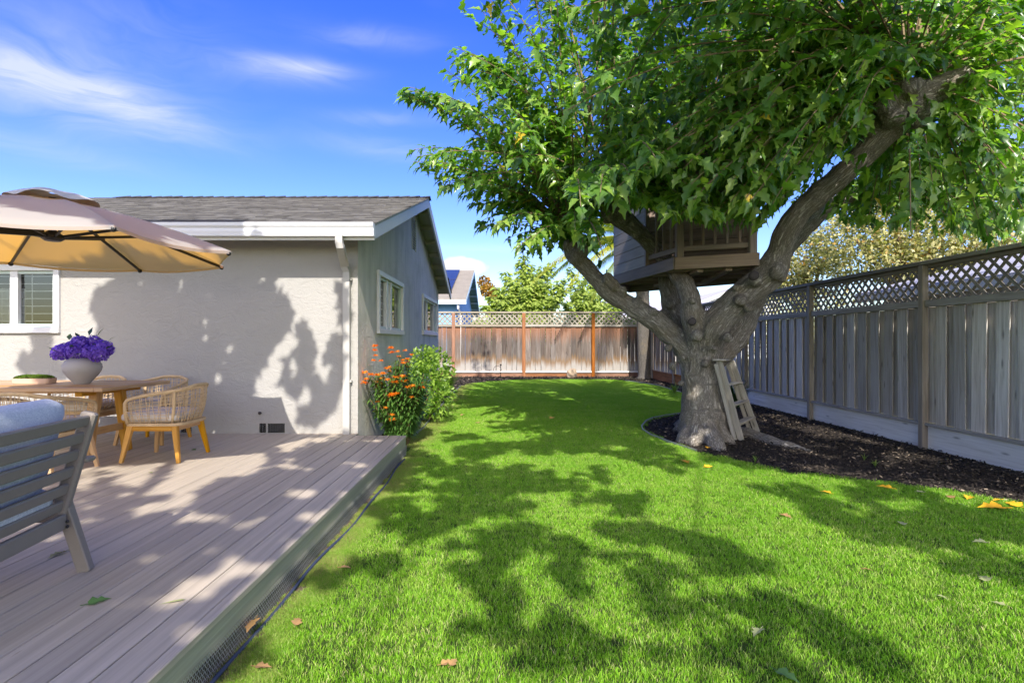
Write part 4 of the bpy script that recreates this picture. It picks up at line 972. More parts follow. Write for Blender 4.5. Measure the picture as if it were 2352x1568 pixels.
# y = -.36 is the far side seen in the picture, y = +.36 the near side outside the frame
bx0, bz0, bx1, bz1 = -.205, .30, -.345, .80
for y in (-.36, .36):
    beam('back_post', lp(bx0 + .01, y, bz0 - .03), lp(bx1, y, bz1 + .01), .045, .070, grey_metal, lc, up=LW.to_3x3() @ Vector((1, 0, 0)), bev=.010)
    taper('leg', lp(-.20, y * 1.02, .42), lp(-.30, y * 1.12, 0), .052, .046, grey_metal, lc, up=LW.to_3x3() @ Vector((1, 0, 0)), b0=.060, b1=.062, bev=.2)
    taper('leg', lp(.36, y * 1.02, .56), lp(.44, y * 1.06, 0), .052, .046, grey_metal, lc, up=LW.to_3x3() @ Vector((1, 0, 0)), b0=.060, b1=.055, bev=.2)
    beam('seat_side_rail', lp(-.22, y * .97, .30), lp(.40, y * .97, .335), .035, .07, grey_metal, lc, bev=.006)
    beam('armrest', lp(-.33, y * 1.12, .565), lp(.46, y * 1.12, .565), .075, .026, grey_metal, lc, bev=.008)
    for z in (.25, .275): link('bolt', MB().sphere((0, 0, 0), .008, 8, 6).mesh('bolt', black_bolt, True), lc, Matrix.Translation(lp(-.262, y * .90, z)))
beam('back_rail', lp(-.235, -.34, .272), lp(-.235, .34, .272), .030, .075, grey_metal, lc, bev=.006)
beam('front_rail', lp(.40, -.34, .335), lp(.40, .34, .335), .030, .075, grey_metal, lc, bev=.006)
for k in range(6):
    f_ = .10 + k * .168; x_ = bx0 + (bx1 - bx0) * f_ - .004; z_ = bz0 + (bz1 - bz0) * f_
    beam('back_slat', lp(x_, -.345, z_), lp(x_, .345, z_), .022, .055, grey_metal, lc, up=LW.to_3x3() @ Vector((-.25, 0, 1)), bev=.006)
rounded_box('back_cushion', (.56, .62, .135), blue_fabric, lc, LW @ Matrix.Translation((-.165, 0, .615)) @ Matrix.Rotation(R(-105.6), 4, 'Y'), r=.065, puff=.035)
rounded_box('seat_cushion', (.66, .64, .14), blue_fabric, lc, LW @ Matrix.Translation((.10, 0, .405)) @ Matrix.Rotation(R(-3), 4, 'Y'), r=.06, puff=.03)

# ------------------------------------------------------------------ stepladder
ld = empty('stepladder', (3.0, 7.5, 0), label='old wooden stepladder leaning folded against the mulberry trunk', cat='ladder')
A0, A1 = G(1702, 1012), G(1738, 992); A0.z = A1.z = .02
T0, T1 = D(1652, 828, 7.55), D(1680, 828, 8.15)
def rail_pt(s, t): return (A0.lerp(T0, t) if s == 0 else A1.lerp(T1, t))
dirL = (T0 - A0).normalized(); across = (A1 - A0).normalized(); nl = dirL.cross(across).normalized()
for s in (0, 1):
    beam('front_rail', rail_pt(s, -.01), rail_pt(s, 1.0), .028, .085, ladder_wood, ld, up=nl, bev=.003)
    back = Vector((-.085, -.02, 0)) if s == 0 else Vector((-.085, .02, 0))
    beam('rear_rail', rail_pt(s, 0.0) + back * 1.15, rail_pt(s, .96) + back * .75, .026, .055, ladder_wood, ld, up=nl, bev=.003)
for t_ in (.20, .44, .70): beam('tread', rail_pt(0, t_), rail_pt(1, t_), .115, .024, ladder_wood, ld, up=(0, 0, 1), bev=.004)
for t_ in (.14, .40): beam('rear_bar', rail_pt(0, t_) + Vector((-.095, 0, 0)), rail_pt(1, t_) + Vector((-.095, 0, 0)), .02, .035, ladder_wood, ld, bev=.003)
beam('top_cap', rail_pt(0, 1.0) + Vector((-.04, -.10, .012)), rail_pt(1, 1.0) + Vector((-.04, .08, .012)), .17, .024, ladder_wood, ld, bev=.004)

# ------------------------------------------------------------------ treehouse
PB = 2.40                                # underside height
P1, P2, P3, P4, P5 = Vector((2.365, 7.58, 0)), Vector((3.333, 7.17, 0)), Vector((4.03, 9.47, 0)), Vector((2.553, 11.16, 0)), Vector((1.958, 9.77, 0))
th = empty('treehouse', (2.9, 8.9, PB), label='brown painted treehouse with railing held in the mulberry limbs', cat='treehouse')
ring = [P1, P2, P3, P4, P5]
for a, b in zip(ring, ring[1:] + ring[:1]):
    beam('platform_fascia', a + Vector((0, 0, PB + .085)), b + Vector((0, 0, PB + .085)), .04, .17, brown_paint, th, bev=.004)
MB().add([p * .995 + Vector((0, 0, PB + .13 + dz)) + Vector((.012, .04, 0)) for dz in (0, .025) for p in ring], [(4, 3, 2, 1, 0), (5, 6, 7, 8, 9)] + [(i, (i + 1) % 5, 5 + (i + 1) % 5, 5 + i) for i in range(5)]).build('platform', brown_paint, th)
for t_ in (.12, .35, .58, .82):
    a, b = P1.lerp(P5, t_), P2.lerp(P3, t_); beam('joist', a + Vector((.04, 0, PB + .055)), b + Vector((-.04, 0, PB + .055)), .04, .13, brown_paint, th, bev=.003)
for t_ in (.35, .7):
    a, b = P1.lerp(P2, t_), P5.lerp(P3, t_); beam('bearer', a + Vector((0, .1, PB - .012)), b + Vector((0, 0, PB - .012)), .09, .06, brown_paint, th, bev=.003)
PT = PB + .172
C1, C2 = P1.lerp(P5, .40), P2.lerp(P3, .32); CH = 1.75
C4 = P3.lerp(P4, .55)
def wallrun(a, b, n, mat, nm='siding_board', h=.172, inset=.0):
    for k in range(n):
        z = PT + h * (k + .5); beam(nm, a + Vector((0, 0, z)), b + Vector((0, 0, z + RNG.uniform(-.002, .002))), .022 , h - .007, mat, th, bev=.004)
wallrun(C1, P5, 10, siding_paint); wallrun(C1, C2, 10, brown_paint); wallrun(C2, P3, 10, brown_paint); wallrun(P5, P4, 10, brown_paint); wallrun(P3, P4, 10, brown_paint)
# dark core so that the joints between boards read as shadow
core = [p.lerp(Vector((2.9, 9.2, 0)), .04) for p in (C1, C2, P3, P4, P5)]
MB().add([p + Vector((0, 0, PT + z)) for z in (0, CH) for p in core], [(4, 3, 2, 1, 0), (5, 6, 7, 8, 9)] + [(i, (i + 1) % 5, 5 + (i + 1) % 5, 5 + i) for i in range(5)]).build('joint_shadow_core', vent_dark, th)
for p in (C1, C2): beam('corner_board', p + Vector((0, -.012, PT)), p + Vector((0, -.012, PT + CH)), .07, .06, brown_paint, th, up=(1, 0, 0))
for o_ in (.10, .22, .34): 
    q = C2.lerp(P3, o_) + Vector((.02, -.01, 0)); beam('batten', q + Vector((0, 0, PT)), q + Vector((0, 0, PT + CH)), .03, .03, siding_paint if o_ > .2 else brown_paint, th, up=(1, 0, 0))
for p in (P1.lerp(P2, .06), P1.lerp(P2, .94)):
    q = p + Vector((.01, .04, 0)); beam('railing_post', q + Vector((0, 0, PT - .02)), q + Vector((0, 0, PT + .47)), .10, .10, brown_paint, th, up=(0, 1, 0), bev=.012)
    beam('railing_post', q + Vector((0, 0, PT + .47)), q + Vector((0, 0, PT + 1.6)), .085, .085, brown_paint, th, up=(0, 1, 0), bev=.02)
ra, rb = P1.lerp(P2, .06) + Vector((.01, .04, 0)), P1.lerp(P2, .94) + Vector((.01, .04, 0))
beam('railing_bar', ra + Vector((0, 0, PT + .115)), rb + Vector((0, 0, PT + .115)), .04, .07, brown_paint, th); beam('railing_bar', ra + Vector((0, 0, PT + .93)), rb + Vector((0, 0, PT + .93)), .05, .09, brown_paint, th)
for k in range(5):
    q = ra.lerp(rb, (k + 1) / 6.0); beam('baluster', q + Vector((0, 0, PT + .15)), q + Vector((0, 0, PT + .89)), .036, .036, brown_paint, th, up=(0, 1, 0), bev=.004)
rc = C1 + Vector((.03, -.05, 0)); beam('railing_bar', ra + Vector((0, 0, PT + .115)), rc + Vector((0, 0, PT + .115)), .04, .07, brown_paint, th)
for k in range(3): 
    q = ra.lerp(rc, (k + 1) / 4.0); beam('baluster', q + Vector((0, 0, PT + .15)), q + Vector((0, 0, PT + .89)), .036, .036, brown_paint, th, up=(0, 1, 0), bev=.004)
rt = PT + CH; ap = Vector((2.95, 9.3, rt + .75))
ev = [p.lerp(Vector((2.95, 9.2, 0)), -.10) + Vector((0, 0, rt)) for p in (P1, P2, P3, P4, P5)]
MB().add(ev + [ap] + [p - Vector((0, 0, .05)) for p in ev], [(i, (i + 1) % 5, 5) for i in range(5)] + [(i + 6, (i + 1) % 5 + 6, (i + 1) % 5, i) for i in range(5)] + [(10, 9, 8, 7, 6)]).build('cabin_roof', brown_paint, th)

# ------------------------------------------------------------------ mulberry tree
tree = empty('mulberry_tree', (2.98, 7.95, 0), label='big pollarded mulberry tree holding the treehouse', cat='tree')
S = 1.077
limbs = {
 'trunk': [(G(1616, 1002) + Vector((0, 0, -.15)), .38), (D(1616, 965, 7.9), .34), (D(1613, 930, 7.9), .29), (D(1611, 890, 7.9), .268), (D(1610, 845, 7.9), .268), (D(1612, 805, 7.9), .29), (D(1620, 775, 7.9), .29)],
 'a': [(D(1604, 890, 7.92), .12), (D(1597, 850, 7.95), .19), (D(1572, 797, 7.95), 0.172), (D(1532, 757, 7.98), 0.164), (D(1482, 722, 8.0), 0.147), (D(1427, 690, 8.05), 0.134), (D(1387, 658, 8.1), 0.130), (D(1352, 620, 8.15), 0.118), (D(1322, 590, 8.2), 0.122), (D(1312, 566, 8.2), 0.126), (D(1318, 530, 8.3), 0.076), (D(1330, 480, 8.4), 0.050)],
 'b': [(D(1600, 800, 8.1), 0.164), (D(1572, 760, 8.3), 0.164), (D(1548, 715, 8.5), 0.156), (D(1538, 680, 8.6), 0.143), (D(1533, 640, 8.75), 0.139), (D(1545, 560, 8.9), 0.123), (D(1580, 430, 9.0), 0.115), (D(1600, 340, 9.1), 0.107)],
 'c': [(D(1612, 850, 7.86), .12), (D(1612, 795, 7.8), .19), (D(1594, 735, 7.68), 0.168), (D(1587, 690, 7.68), 0.143), (D(1572, 652, 7.85), 0.130), (D(1547, 618, 8.15), 0.126), (D(1512, 580, 8.42), 0.126), (D(1478, 545, 8.32), 0.122), (D(1445, 515, 8.1), 0.130), (D(1412, 488, 7.9), 0.155), (D(1398, 460, 7.8), 0.109)],
 'd': [(D(1614, 860, 7.86), .12), (D(1620, 806, 7.8), .195), (D(1640, 752, 7.62), .215), (D(1672, 712, 7.5), .20), (D(1715, 672, 7.38), .195), (D(1755, 640, 7.28), .20), (D(1778, 612, 7.22), .195), (D(1790, 575, 7.15), 0.145), (D(1806, 532, 7.0), 0.148), (D(1838, 485, 6.85), 0.143), (D(1888, 440, 6.7), 0.141), (D(1945, 392, 6.5), 0.139), (D(2000, 338, 6.35), 0.149), (D(2050, 278, 6.2), 0.195), (D(2080, 235, 6.1), 0.220), (D(2095, 195, 6.05), 0.166)],
 'e': [(D(1624, 875, 7.95), .12), (D(1638, 835, 8.0), 0.150), (D(1682, 790, 8.2), 0.163), (D(1708, 742, 8.35), 0.176), (D(1730, 695, 8.5), 0.163), (D(1765, 630, 8.7), 0.150), (D(1830, 545, 8.9), 0.132), (D(1920, 465, 9.0), 0.119), (D(2010, 430, 9.1), 0.106)],
 'f': [(D(2080, 240, 6.1), .17), (D(2130, 215, 6.0), .15), (D(2185, 190, 5.9), .13), (D(2230, 165, 5.8), .10)],
 'g': [(D(2060, 230, 6.1), .14), (D(2030, 170, 6.0), .11), (D(2010, 110, 5.9), .08)],
}
rng_ = random.Random(3)
def pip(x, y, px, py):
    c = False; j = len(px) - 1
    for i in range(len(px)):
        if (py[i] > y) != (py[j] > y) and x < (px[j] - px[i]) * (y - py[i]) / (py[j] - py[i]) + px[i]: c = not c
        j = i
    return c
mbk = MB(); segs = []
def add_segs(pts):
    e1 = None; run = len(segs) * .37
    for a, b in zip(pts, pts[1:]):
        u_ = (b - a).normalized()
        if e1 is None: e1 = (Vector((1, 0, 0)) - u_ * u_.x); e1 = e1.normalized() if e1.length > .1 else u_.orthogonal().normalized()
        e1 = (e1 - u_ * e1.dot(u_)).normalized(); segs.append((a, b, e1.copy(), u_.cross(e1), run)); run += (b - a).length
def smooth_path(L, sub=4):
    out = []
    for i in range(len(L) - 1):
        p0 = L[max(i - 1, 0)]; p1 = L[i]; p2 = L[i + 1]; p3 = L[min(i + 2, len(L) - 1)]
        for k in range(sub):
            t_ = k / sub; c = lambda a, b, c_, d: .5 * ((2 * b) + (-a + c_) * t_ + (2 * a - 5 * b + 4 * c_ - d) * t_ * t_ + (-a + 3 * b - 3 * c_ + d) * t_ ** 3)
            out.append((Vector([c(p0[0][j], p1[0][j], p2[0][j], p3[0][j]) for j in range(3)]), c(p0[1], p1[1], p2[1], p3[1])))
    return out + [L[-1]]
for nm, L in limbs.items():
    sp_ = smooth_path(L); mbk.tube([p for p, r in sp_], [r for p, r in sp_], 14)
    add_segs([p for p, r in sp_])
# root flare
for (x1, y1, r0, r1) in [(1555, 1016, .12, .04), (1590, 1022, .12, .04), (1658, 1035, .13, .03), (1690, 1018, .12, .04), (1545, 985, .11, .04), (1550, 970, .11, .04), (1700, 985, .13, .05), (1665, 960, .13, .05)]:
    a = D(1614, 968, 7.9); b = G(x1, y1); b.z = -.07; m_ = a.lerp(b, .6); m_.z = .07
    L = smooth_path([(a, r0 * 1.1), (m_, r0), (b.lerp(m_, .25) * 1.0, r0 * .6), (b, r1)]); mbk.tube([p for p, r in L], [r for p, r in L], 10); add_segs([p for p, r in L])
# long surface root towards the right
L = smooth_path([(G(1660, 985), .15), (G(1740, 1005), .13), (G(1800, 1022), .10), (G(1868, 1034), .04)]); L = [(Vector((p.x, p.y, -.03)), r) for p, r in L]; mbk.tube([p for p, r in L], [r for p, r in L], 10); add_segs([p for p, r in L])
# burls and pruning knobs: (x, y, Z, radius)
knobs = [(1535, 800, 7.72, .07), (1600, 770, 7.4, .09), (1640, 800, 7.42, .06), (1672, 775, 7.32, .07), (1585, 735, 7.42, .075), (1590, 690, 7.38, .06), (1700, 690, 7.2, .08), (1720, 710, 7.2, .06), (1735, 640, 7.08, .10), (1782, 625, 7.05, .10), (1795, 640, 7.1, .07), (1720, 652, 7.2, .07),
         (1640, 735, 7.45, .07), (1690, 660, 7.25, .06), (1410, 655, 7.92, .08), (1430, 668, 7.92, .07), (1395, 640, 7.95, .09), (1465, 690, 7.88, .06), (1500, 715, 7.85, .06), (1400, 480, 7.77, .16), (1430, 505, 7.92, .12), (1395, 498, 7.77, .12), (1385, 468, 7.7, .10), (1460, 540, 8.15, .07),
         (1322, 590, 8.1, .12), (1338, 575, 8.1, .10), (1308, 565, 8.15, .10), (2050, 270, 6.02, .14), (2105, 262, 5.98, .15), (2130, 240, 5.95, .11), (2085, 205, 5.95, .14), (2030, 240, 6.05, .13), (2150, 205, 5.9, .10), (2010, 290, 6.2, .10), (1545, 840, 7.66, .06), (1570, 820, 7.62, .06), (1565, 880, 7.60, .05), (1620, 835, 7.58, .07), (1655, 850, 7.65, .07), (1540, 700, 8.35, .08), (1525, 720, 8.3, .07)]
for x_, y_, Z_, r_ in knobs: mbk.sphere(D(x_, y_, Z_), r_, 12, 8, (rng_.uniform(.8, 1.1), 1, rng_.uniform(.75, 1.1)))
me0 = mbk.mesh('trunk', bark); tmp = bpy.data.objects.new('trunk', me0); COL.objects.link(tmp)
rm = tmp.modifiers.new('r', 'REMESH'); rm.mode = 'VOXEL'; rm.voxel_size = .024
sm = tmp.modifiers.new('s', 'SMOOTH'); sm.iterations = 8; sm.factor = .5
dg = bpy.context.evaluated_depsgraph_get(); me = bpy.data.meshes.new_from_object(tmp.evaluated_get(dg)); bpy.data.objects.remove(tmp)
nv = len(me.vertices); co = np.empty(nv * 3, np.float32); me.vertices.foreach_get('co', co); co = co.reshape(-1, 3).astype(float)
no = np.empty(nv * 3, np.float32); me.vertices.foreach_get('normal', no); no = no.reshape(-1, 3)
best = np.full(nv, 1e9); gr = np.zeros((nv, 3)); acc = 0.0
for a, b, e1, e2, run in segs:
    a_, b_ = np.array(a), np.array(b); ab = b_ - a_; l = np.linalg.norm(ab) + 1e-9; u_ = ab / l
    t_ = np.clip((co - a_) @ u_, 0, l); q = co - (a_ + t_[:, None] * u_); d_ = np.linalg.norm(q, axis=1); k = d_ < best
    best[k] = d_[k]; gr[k] = np.stack([q[k] @ np.array(e1), q[k] @ np.array(e2), (run + t_[k]) * .13], 1)
disp = np.array([mnoise.noise(Vector(g * 16)) * .012 + abs(mnoise.noise(Vector(g * 30))) * .012 + mnoise.noise(Vector(c * 5)) * .022 for g, c in zip(gr, co)])
co += no * disp[:, None]; me.vertices.foreach_set('co', co.astype(np.float32).ravel())
ga = me.attributes.new('grain', 'FLOAT_VECTOR', 'POINT'); ga.data.foreach_set('vector', gr.astype(np.float32).ravel())
me.materials.clear(); me.materials.append(bark); me.polygons.foreach_set('use_smooth', [True] * len(me.polygons)); me.update()
trunk = link('trunk', me, tree)
# dark pruning wound on the big head and cut faces
for x_, y_, Z_, r_, nd in [(2108, 268, 5.90, .105, (.35, -.8, -.35)), (1733, 632, 6.99, .062, (-.2, -1, .1)), (1590, 738, 7.36, .055, (-.2, -1, 0))]:
    n_ = Vector(nd).normalized(); link('pruning_wound', MB().lathe([(0, .010), (r_ * .5, .012), (r_ * .85, .004), (r_, -.012), (r_ * 1.05, -.05)], 16).mesh('pruning_wound', dark_cut, True), trunk, Matrix.Translation(D(x_, y_, Z_)) @ n_.to_track_quat('Z', 'Y').to_matrix().to_4x4())

# crown: shoots radiating from the pollard heads, leaves strung along them
crown_px = [(1030, -420), (1040, 10), (1130, 80), (1165, 135), (1120, 130), (1040, 95), (1005, 165), (905, 190), (912, 250), (1010, 270), (985, 280), (935, 345), (948, 395), (985, 405), (1010, 440), (1060, 465), (1080, 530), (1135, 545), (1190, 585), (1250, 610), (1300, 600), (1345, 600), (1395, 640), (1398, 560),
            (1380, 520), (1430, 480), (1500, 470), (1530, 515), (1590, 505), (1640, 530), (1690, 548), (1745, 575), (1760, 510), (1800, 470), (1850, 470), (1905, 490), (1960, 520), (2060, 525), (2160, 540), (2250, 560), (2352, 580), (2700, 600), (2900, 300), (2800, -420)]
cpx = [float(p[0]) for p in crown_px]; cpy = [float(p[1]) for p in crown_px]
heads = [(D(1398, 462, 7.8), 1.0), (D(2085, 200, 6.05), 1.3), (D(1318, 545, 8.2), 1.1), (D(1600, 340, 9.1), 1.1), (D(2010, 430, 9.1), 1.0), (D(2220, 170, 5.8), .9), (D(2010, 110, 5.9), .9), (D(1330, 480, 8.4), .9)]
# keep limbs, head and the porch open to the eye: (x0, y0, x1, y1, r, nearest allowed Z)
open_ = [(1510, 590, 1400, 480, 34, 8.3), (1415, 490, 1400, 478, 24, 7.7), (1780, 600, 1850, 470, 42, 7.4), (1850, 470, 2010, 330, 38, 6.9), (2060, 250, 2110, 240, 72, 6.6), (1560, 575, 1720, 575, 40, 7.8), (1420, 600, 1450, 560, 36, 9.0), (1320, 585, 1345, 600, 22, 8.6)]
def seg_d(px, py, x0, y0, x1, y1):
    dx, dy = x1 - x0, y1 - y0; t_ = max(0, min(1, ((px - x0) * dx + (py - y0) * dy) / (dx * dx + dy * dy + 1e-9))); return math.hypot(px - x0 - t_ * dx, py - y0 - t_ * dy)
LP, LD, LN, LS = [], [], [], []; twigs = MB()
tips = []
for _ in range(1230):
    while True:
        x_, y_ = rng_.uniform(900, 2800), rng_.uniform(-400, 590)
        if pip(x_, y_, cpx, cpy): break
    lo = 4.7 if x_ > 1300 else 6.2
    Z_ = lo + (10.2 - lo) * rng_.random() ** .9
    if y_ < -60 and rng_.random() < .75: continue
    if x_ > 2400 and rng_.random() < .8: continue
    tips.append((x_, y_, Z_))
tips += [(918, 212, 7.4), (925, 205, 7.4), (940, 200, 7.3), (930, 222, 7.4), (948, 372, 7.6), (955, 360, 7.6), (960, 385, 7.7), (985, 415, 7.8), (1000, 410, 7.7), (1045, 8, 7.0), (1060, 20, 7.0), (1090, 40, 7.1), (1050, 112, 7.3), (1075, 118, 7.2), (1110, 130, 7.3), (1030, 128, 7.3), (1095, 525, 8.2), (1105, 520, 8.1), (1150, 560, 8.3), (1200, 585, 8.2), (1220, 590, 8.3),
         (1945, 360, 5.3), (1930, 345, 5.3), (1920, 372, 5.25), (1880, 355, 5.35), (1890, 385, 5.3), (1850, 380, 5.3), (1860, 350, 5.4), (1740, 470, 6.0), (1720, 450, 6.0), (1690, 500, 6.2), (1735, 510, 6.3), (1640, 480, 6.4), (1660, 440, 6.2), (1970, 590, 9.4), (1940, 575, 9.4), (1900, 580, 9.4), (1870, 560, 9.5), (1920, 560, 9.3),
         (1650, 690, 9.5), (1430, 690, 8.9)]
for _ in range(150): tips.append((rng_.uniform(1430, 1800), rng_.uniform(230, 492), rng_.uniform(5.2, 7.1)))
for _ in range(40): tips.append((rng_.uniform(1540, 1760), rng_.uniform(440, 530), rng_.uniform(5.6, 7.0)))
for _ in range(45): tips.append((rng_.uniform(1310, 1480), rng_.uniform(370, 478), rng_.uniform(7.0, 8.2)))
for _ in range(60): tips.append((rng_.uniform(1900, 2400), rng_.uniform(370, 545), rng_.uniform(6.9, 9.6)))
for x_ in range(1880, 2420, 28): tips.append((x_ + rng_.uniform(-15, 15), 505 + (x_ - 1880) * .10 + rng_.uniform(-18, 14), rng_.uniform(6.6, 9.2)))
for x_, y_, Z_ in tips:
    tip = D(x_, y_, Z_); hd = min(heads, key=lambda h: (h[0] - tip).length * rng_.uniform(.75, 1.3) / h[1])[0]
    d_ = tip - hd; Ls = d_.length; ctrl = hd + d_ * .55 + Vector((0, 0, .22 * Ls + rng_.uniform(-.1, .2)))
    n_ = max(5, int(Ls / .12)); path = []
    for i in range(n_ + 1):
        t_ = i / n_; path.append(hd * (1 - t_) ** 2 + ctrl * 2 * t_ * (1 - t_) + tip * t_ * t_)
    rad = [.012 * (1 - .75 * i / n_) * min(1.4, .5 + Ls * .3) for i in range(n_ + 1)]
    last = -1
    t0 = .18 if Ls < 2 else .30
    k = int(n_ * t0); sd = 1
    tw = []
    for i in range(1, n_ + 1):
        p = path[i]; qx, qy = PX(p) if p.y > 1 else (0, 0)
        okp = pip(qx, qy, cpx, cpy) or p.y < 2 or qy < 0
        if okp and not any(p.y < zz and seg_d(qx, qy, a, b, c, e) < r for a, b, c, e, r, zz in open_): tw.append(i)
    if len(tw) > 2: 
        ii = [i for i in range(tw[0], tw[-1] + 1)]
        if len(ii) == len(tw): twigs.tube([path[i] for i in ii[::2] + ([ii[-1]] if len(ii) % 2 == 0 else [])], [rad[i] for i in ii[::2] + ([ii[-1]] if len(ii) % 2 == 0 else [])], 4, False)
    for i in range(max(k, 1), n_ + 1):
        for rep in range(3):
            p = path[i].lerp(path[i - 1], rng_.random()); ax = (path[min(i + 1, n_)] - path[i - 1]).normalized()
            side = ax.cross(Vector((0, 0, 1))); side = side.normalized() if side.length > .05 else Vector((1, 0, 0)); sd = -sd
            dd = side * sd * rng_.uniform(.4, 1.0) + ax * rng_.uniform(.1, .8) + Vector((0, 0, rng_.uniform(-1.05, .3))) + Vector((rng_.uniform(-.5, .5), rng_.uniform(-.6, .4), 0))
            if i == n_: dd = ax + Vector((0, 0, -.5))
            dd.normalize(); lp_ = p + dd * .035
            qx, qy = PX(lp_ + dd * .09)
            if lp_.y > 1.5 and qy > -30 and not pip(qx, qy, cpx, cpy): continue
            if any(lp_.y < zz and seg_d(qx, qy, a, b, c, e) < r for a, b, c, e, r, zz in open_) and rng_.random() < .85: continue
            nn = Vector((rng_.uniform(-.8, .8), -.45 + rng_.uniform(-.8, .7), 1.0)) 
            LP.append(lp_); LD.append(dd); LN.append(nn); LS.append(rng_.uniform(.085, .215))
LP, LD, LN, LS = np.array(LP), np.array(LD), np.array(LN), np.array(LS)
# the 300 leaves that show largest are parts of their own, the rest is one mass of leaves
qx = CX + LP[:, 0] * F / np.maximum(LP[:, 1], .5); qy = CY - (LP[:, 2] - H) * F / np.maximum(LP[:, 1], .5)
front = {}
for i in np.argsort(LP[:, 1]):
    if 0 < qx[i] < 2352 and 0 < qy[i] < 700 and LP[i, 1] > 2: front.setdefault((int(qx[i] // 22), int(qy[i] // 22)), i)
show = sorted(front.values(), key=lambda i: -LS[i] / LP[i, 1])[:300]
mask = np.ones(len(LP), bool); mask[show] = False
tag(link('crown', leaf_cloud('crown', mulberry_leaf, LP[mask], LD[mask], LN[mask], LS[mask], *LOBED, wid=.4), tree), kind='stuff')
one = fast_mesh('leaf', np.array(LOBED[0]), np.array(LOBED[1]), mulberry_leaf, {'var': np.full(len(LOBED[0]), .3)})
bd, bs, bn = basis(LD[show], LN[show])
for j, i in enumerate(show):
    M_ = Matrix((bd[j], bs[j], bn[j])).transposed().to_4x4() @ Matrix.Scale(LS[i], 4); M_.translation = Vector(LP[i]); link('leaf', one, tree, M_)
tag(twigs.build('branches', twig_bark, tree), kind='stuff')
print('mulberry leaves', len(LP))

# ------------------------------------------------------------------ the tall tree behind the viewer whose shade falls on lawn, deck and wall
SV = np.array([0.09, -1.0, .83])
def cap_hit(u, v, caps, ky):
    hit = np.zeros(u.shape, bool)
    for x0, y0, x1, y1, r in caps:
        dx, dy = x1 - x0, (y1 - y0) * ky; t_ = np.clip(((u - x0) * dx + (v * ky - y0 * ky) * dy) / (dx * dx + dy * dy + 1e-9), 0, 1)
        hit |= np.hypot(u - x0 - t_ * dx, v * ky - y0 * ky - t_ * dy) < r
    return hit
def ell_hit(u, v, els):
    hit = np.zeros(u.shape, bool)
    for x0, y0, a, b in els: hit |= ((u - x0) / a) ** 2 + ((v - y0) / b) ** 2 < 1
    return hit
def holes(x, y, th): return np.array([.8 * mnoise.noise(Vector((a * 2.4, b * 2.4, 3.3))) + .75 * mnoise.noise(Vector((a * 5.5, b * 5.5, 1.3))) < th for a, b in zip(x, y)])
def wob(x, y, k, s): return np.array([s * mnoise.noise(Vector((a * 3.6, b * 3.6, k))) + .5 * s * mnoise.noise(Vector((a * 8, b * 8, k))) for a, b in zip(x, y)])
src = []
def shade(P, ok, cmin, cmax, zg=None):
    P = P[ok]; c = RNG.uniform(cmin, cmax, len(P))
    if zg is not None: c = np.maximum(c, 1.0 + .37 * P[:, 1])
    t_ = (c - P[:, 2]) / .83; src.append(P + SV[None] * t_[:, None])
# lawn
n = 20000; X = RNG.uniform(-1.4, 5.6, n); Y = RNG.uniform(1.7, 9.5, n); u = (CX + X * F / Y - 459.4) / .8047; v = (CY + H * F / Y - 832.6) / .8047
lawn_dark = [(560, 330, 900, 330, 55), (560, 420, 700, 470, 60), (700, 400, 900, 430, 60), (680, 490, 980, 500, 60), (750, 560, 950, 570, 55), (350, 610, 560, 580, 34), (820, 640, 920, 700, 60), (720, 745, 1000, 770, 45), (900, 830, 1150, 780, 70), (1040, 540, 1060, 640, 50), (1160, 555, 1330, 600, 40),
             (1290, 620, 1330, 740, 55), (1120, 725, 1350, 760, 45), (1380, 510, 1560, 580, 42), (1560, 580, 1660, 680, 50), (1660, 690, 1780, 770, 50), (1780, 780, 1960, 870, 45), (1350, 690, 1600, 720, 50), (1450, 800, 1700, 800, 50), (1200, 830, 1340, 800, 26), (1500, 890, 1750, 900, 45), (1100, 400, 1220, 400, 42), (1000, 330, 1120, 330, 45), (1150, 480, 1300, 490, 30),
             (1050, 230, 1300, 250, 40), (1250, 265, 1370, 290, 28), (750, 262, 1000, 235, 26), (600, 260, 700, 300, 30), (700, 212, 800, 215, 15), (860, 160, 1370, 140, 44), (760, 130, 900, 110, 22), (1600, 350, 1760, 390, 32), (1760, 420, 1960, 470, 46), (1960, 480, 2200, 520, 50), (2100, 560, 2352, 610, 42), (1900, 370, 2352, 480, 62), (150, 800, 60, 900, 30), (420, 895, 640, 890, 26),
             (1500, 230, 2400, 330, 62), (1280, 180, 1400, 200, 40), (1450, 270, 1900, 320, 25)]
lawn_lit = [(640, 405, 40, 24), (1030, 420, 75, 30), (1020, 480, 40, 35), (985, 560, 45, 25), (1000, 660, 62, 45), (900, 610, 35, 30), (1130, 590, 40, 45), (1160, 640, 50, 40), (1215, 685, 60, 28), (1200, 520, 110, 22), (830, 800, 60, 45), (1400, 620, 60, 24), (1530, 640, 70, 25), (1510, 720, 40, 20), (1400, 760, 55, 30), (1680, 740, 50, 30), (1220, 870, 60, 40), (1400, 850, 90, 35), (900, 280, 70, 24), (1120, 365, 35, 20), (1050, 300, 60, 18),
            (1830, 200, 60, 12), (2060, 268, 120, 14), (1570, 330, 120, 22), (1750, 300, 70, 10), (2020, 400, 50, 20), (1900, 430, 40, 20), (1240, 190, 50, 16), (980, 175, 40, 10)]
u = u + wob(X, Y, 7.7, 62) / np.maximum(Y, 2) * 3; v = v + wob(X, Y, 17.7, 30) / np.maximum(Y, 2) * 3
shade(np.stack([X, Y, 0 * X], 1), cap_hit(u, v, lawn_dark, 1.35) & ~ell_hit(u, v, lawn_lit) & holes(X, Y, .30), 6.2, 6.9, True)
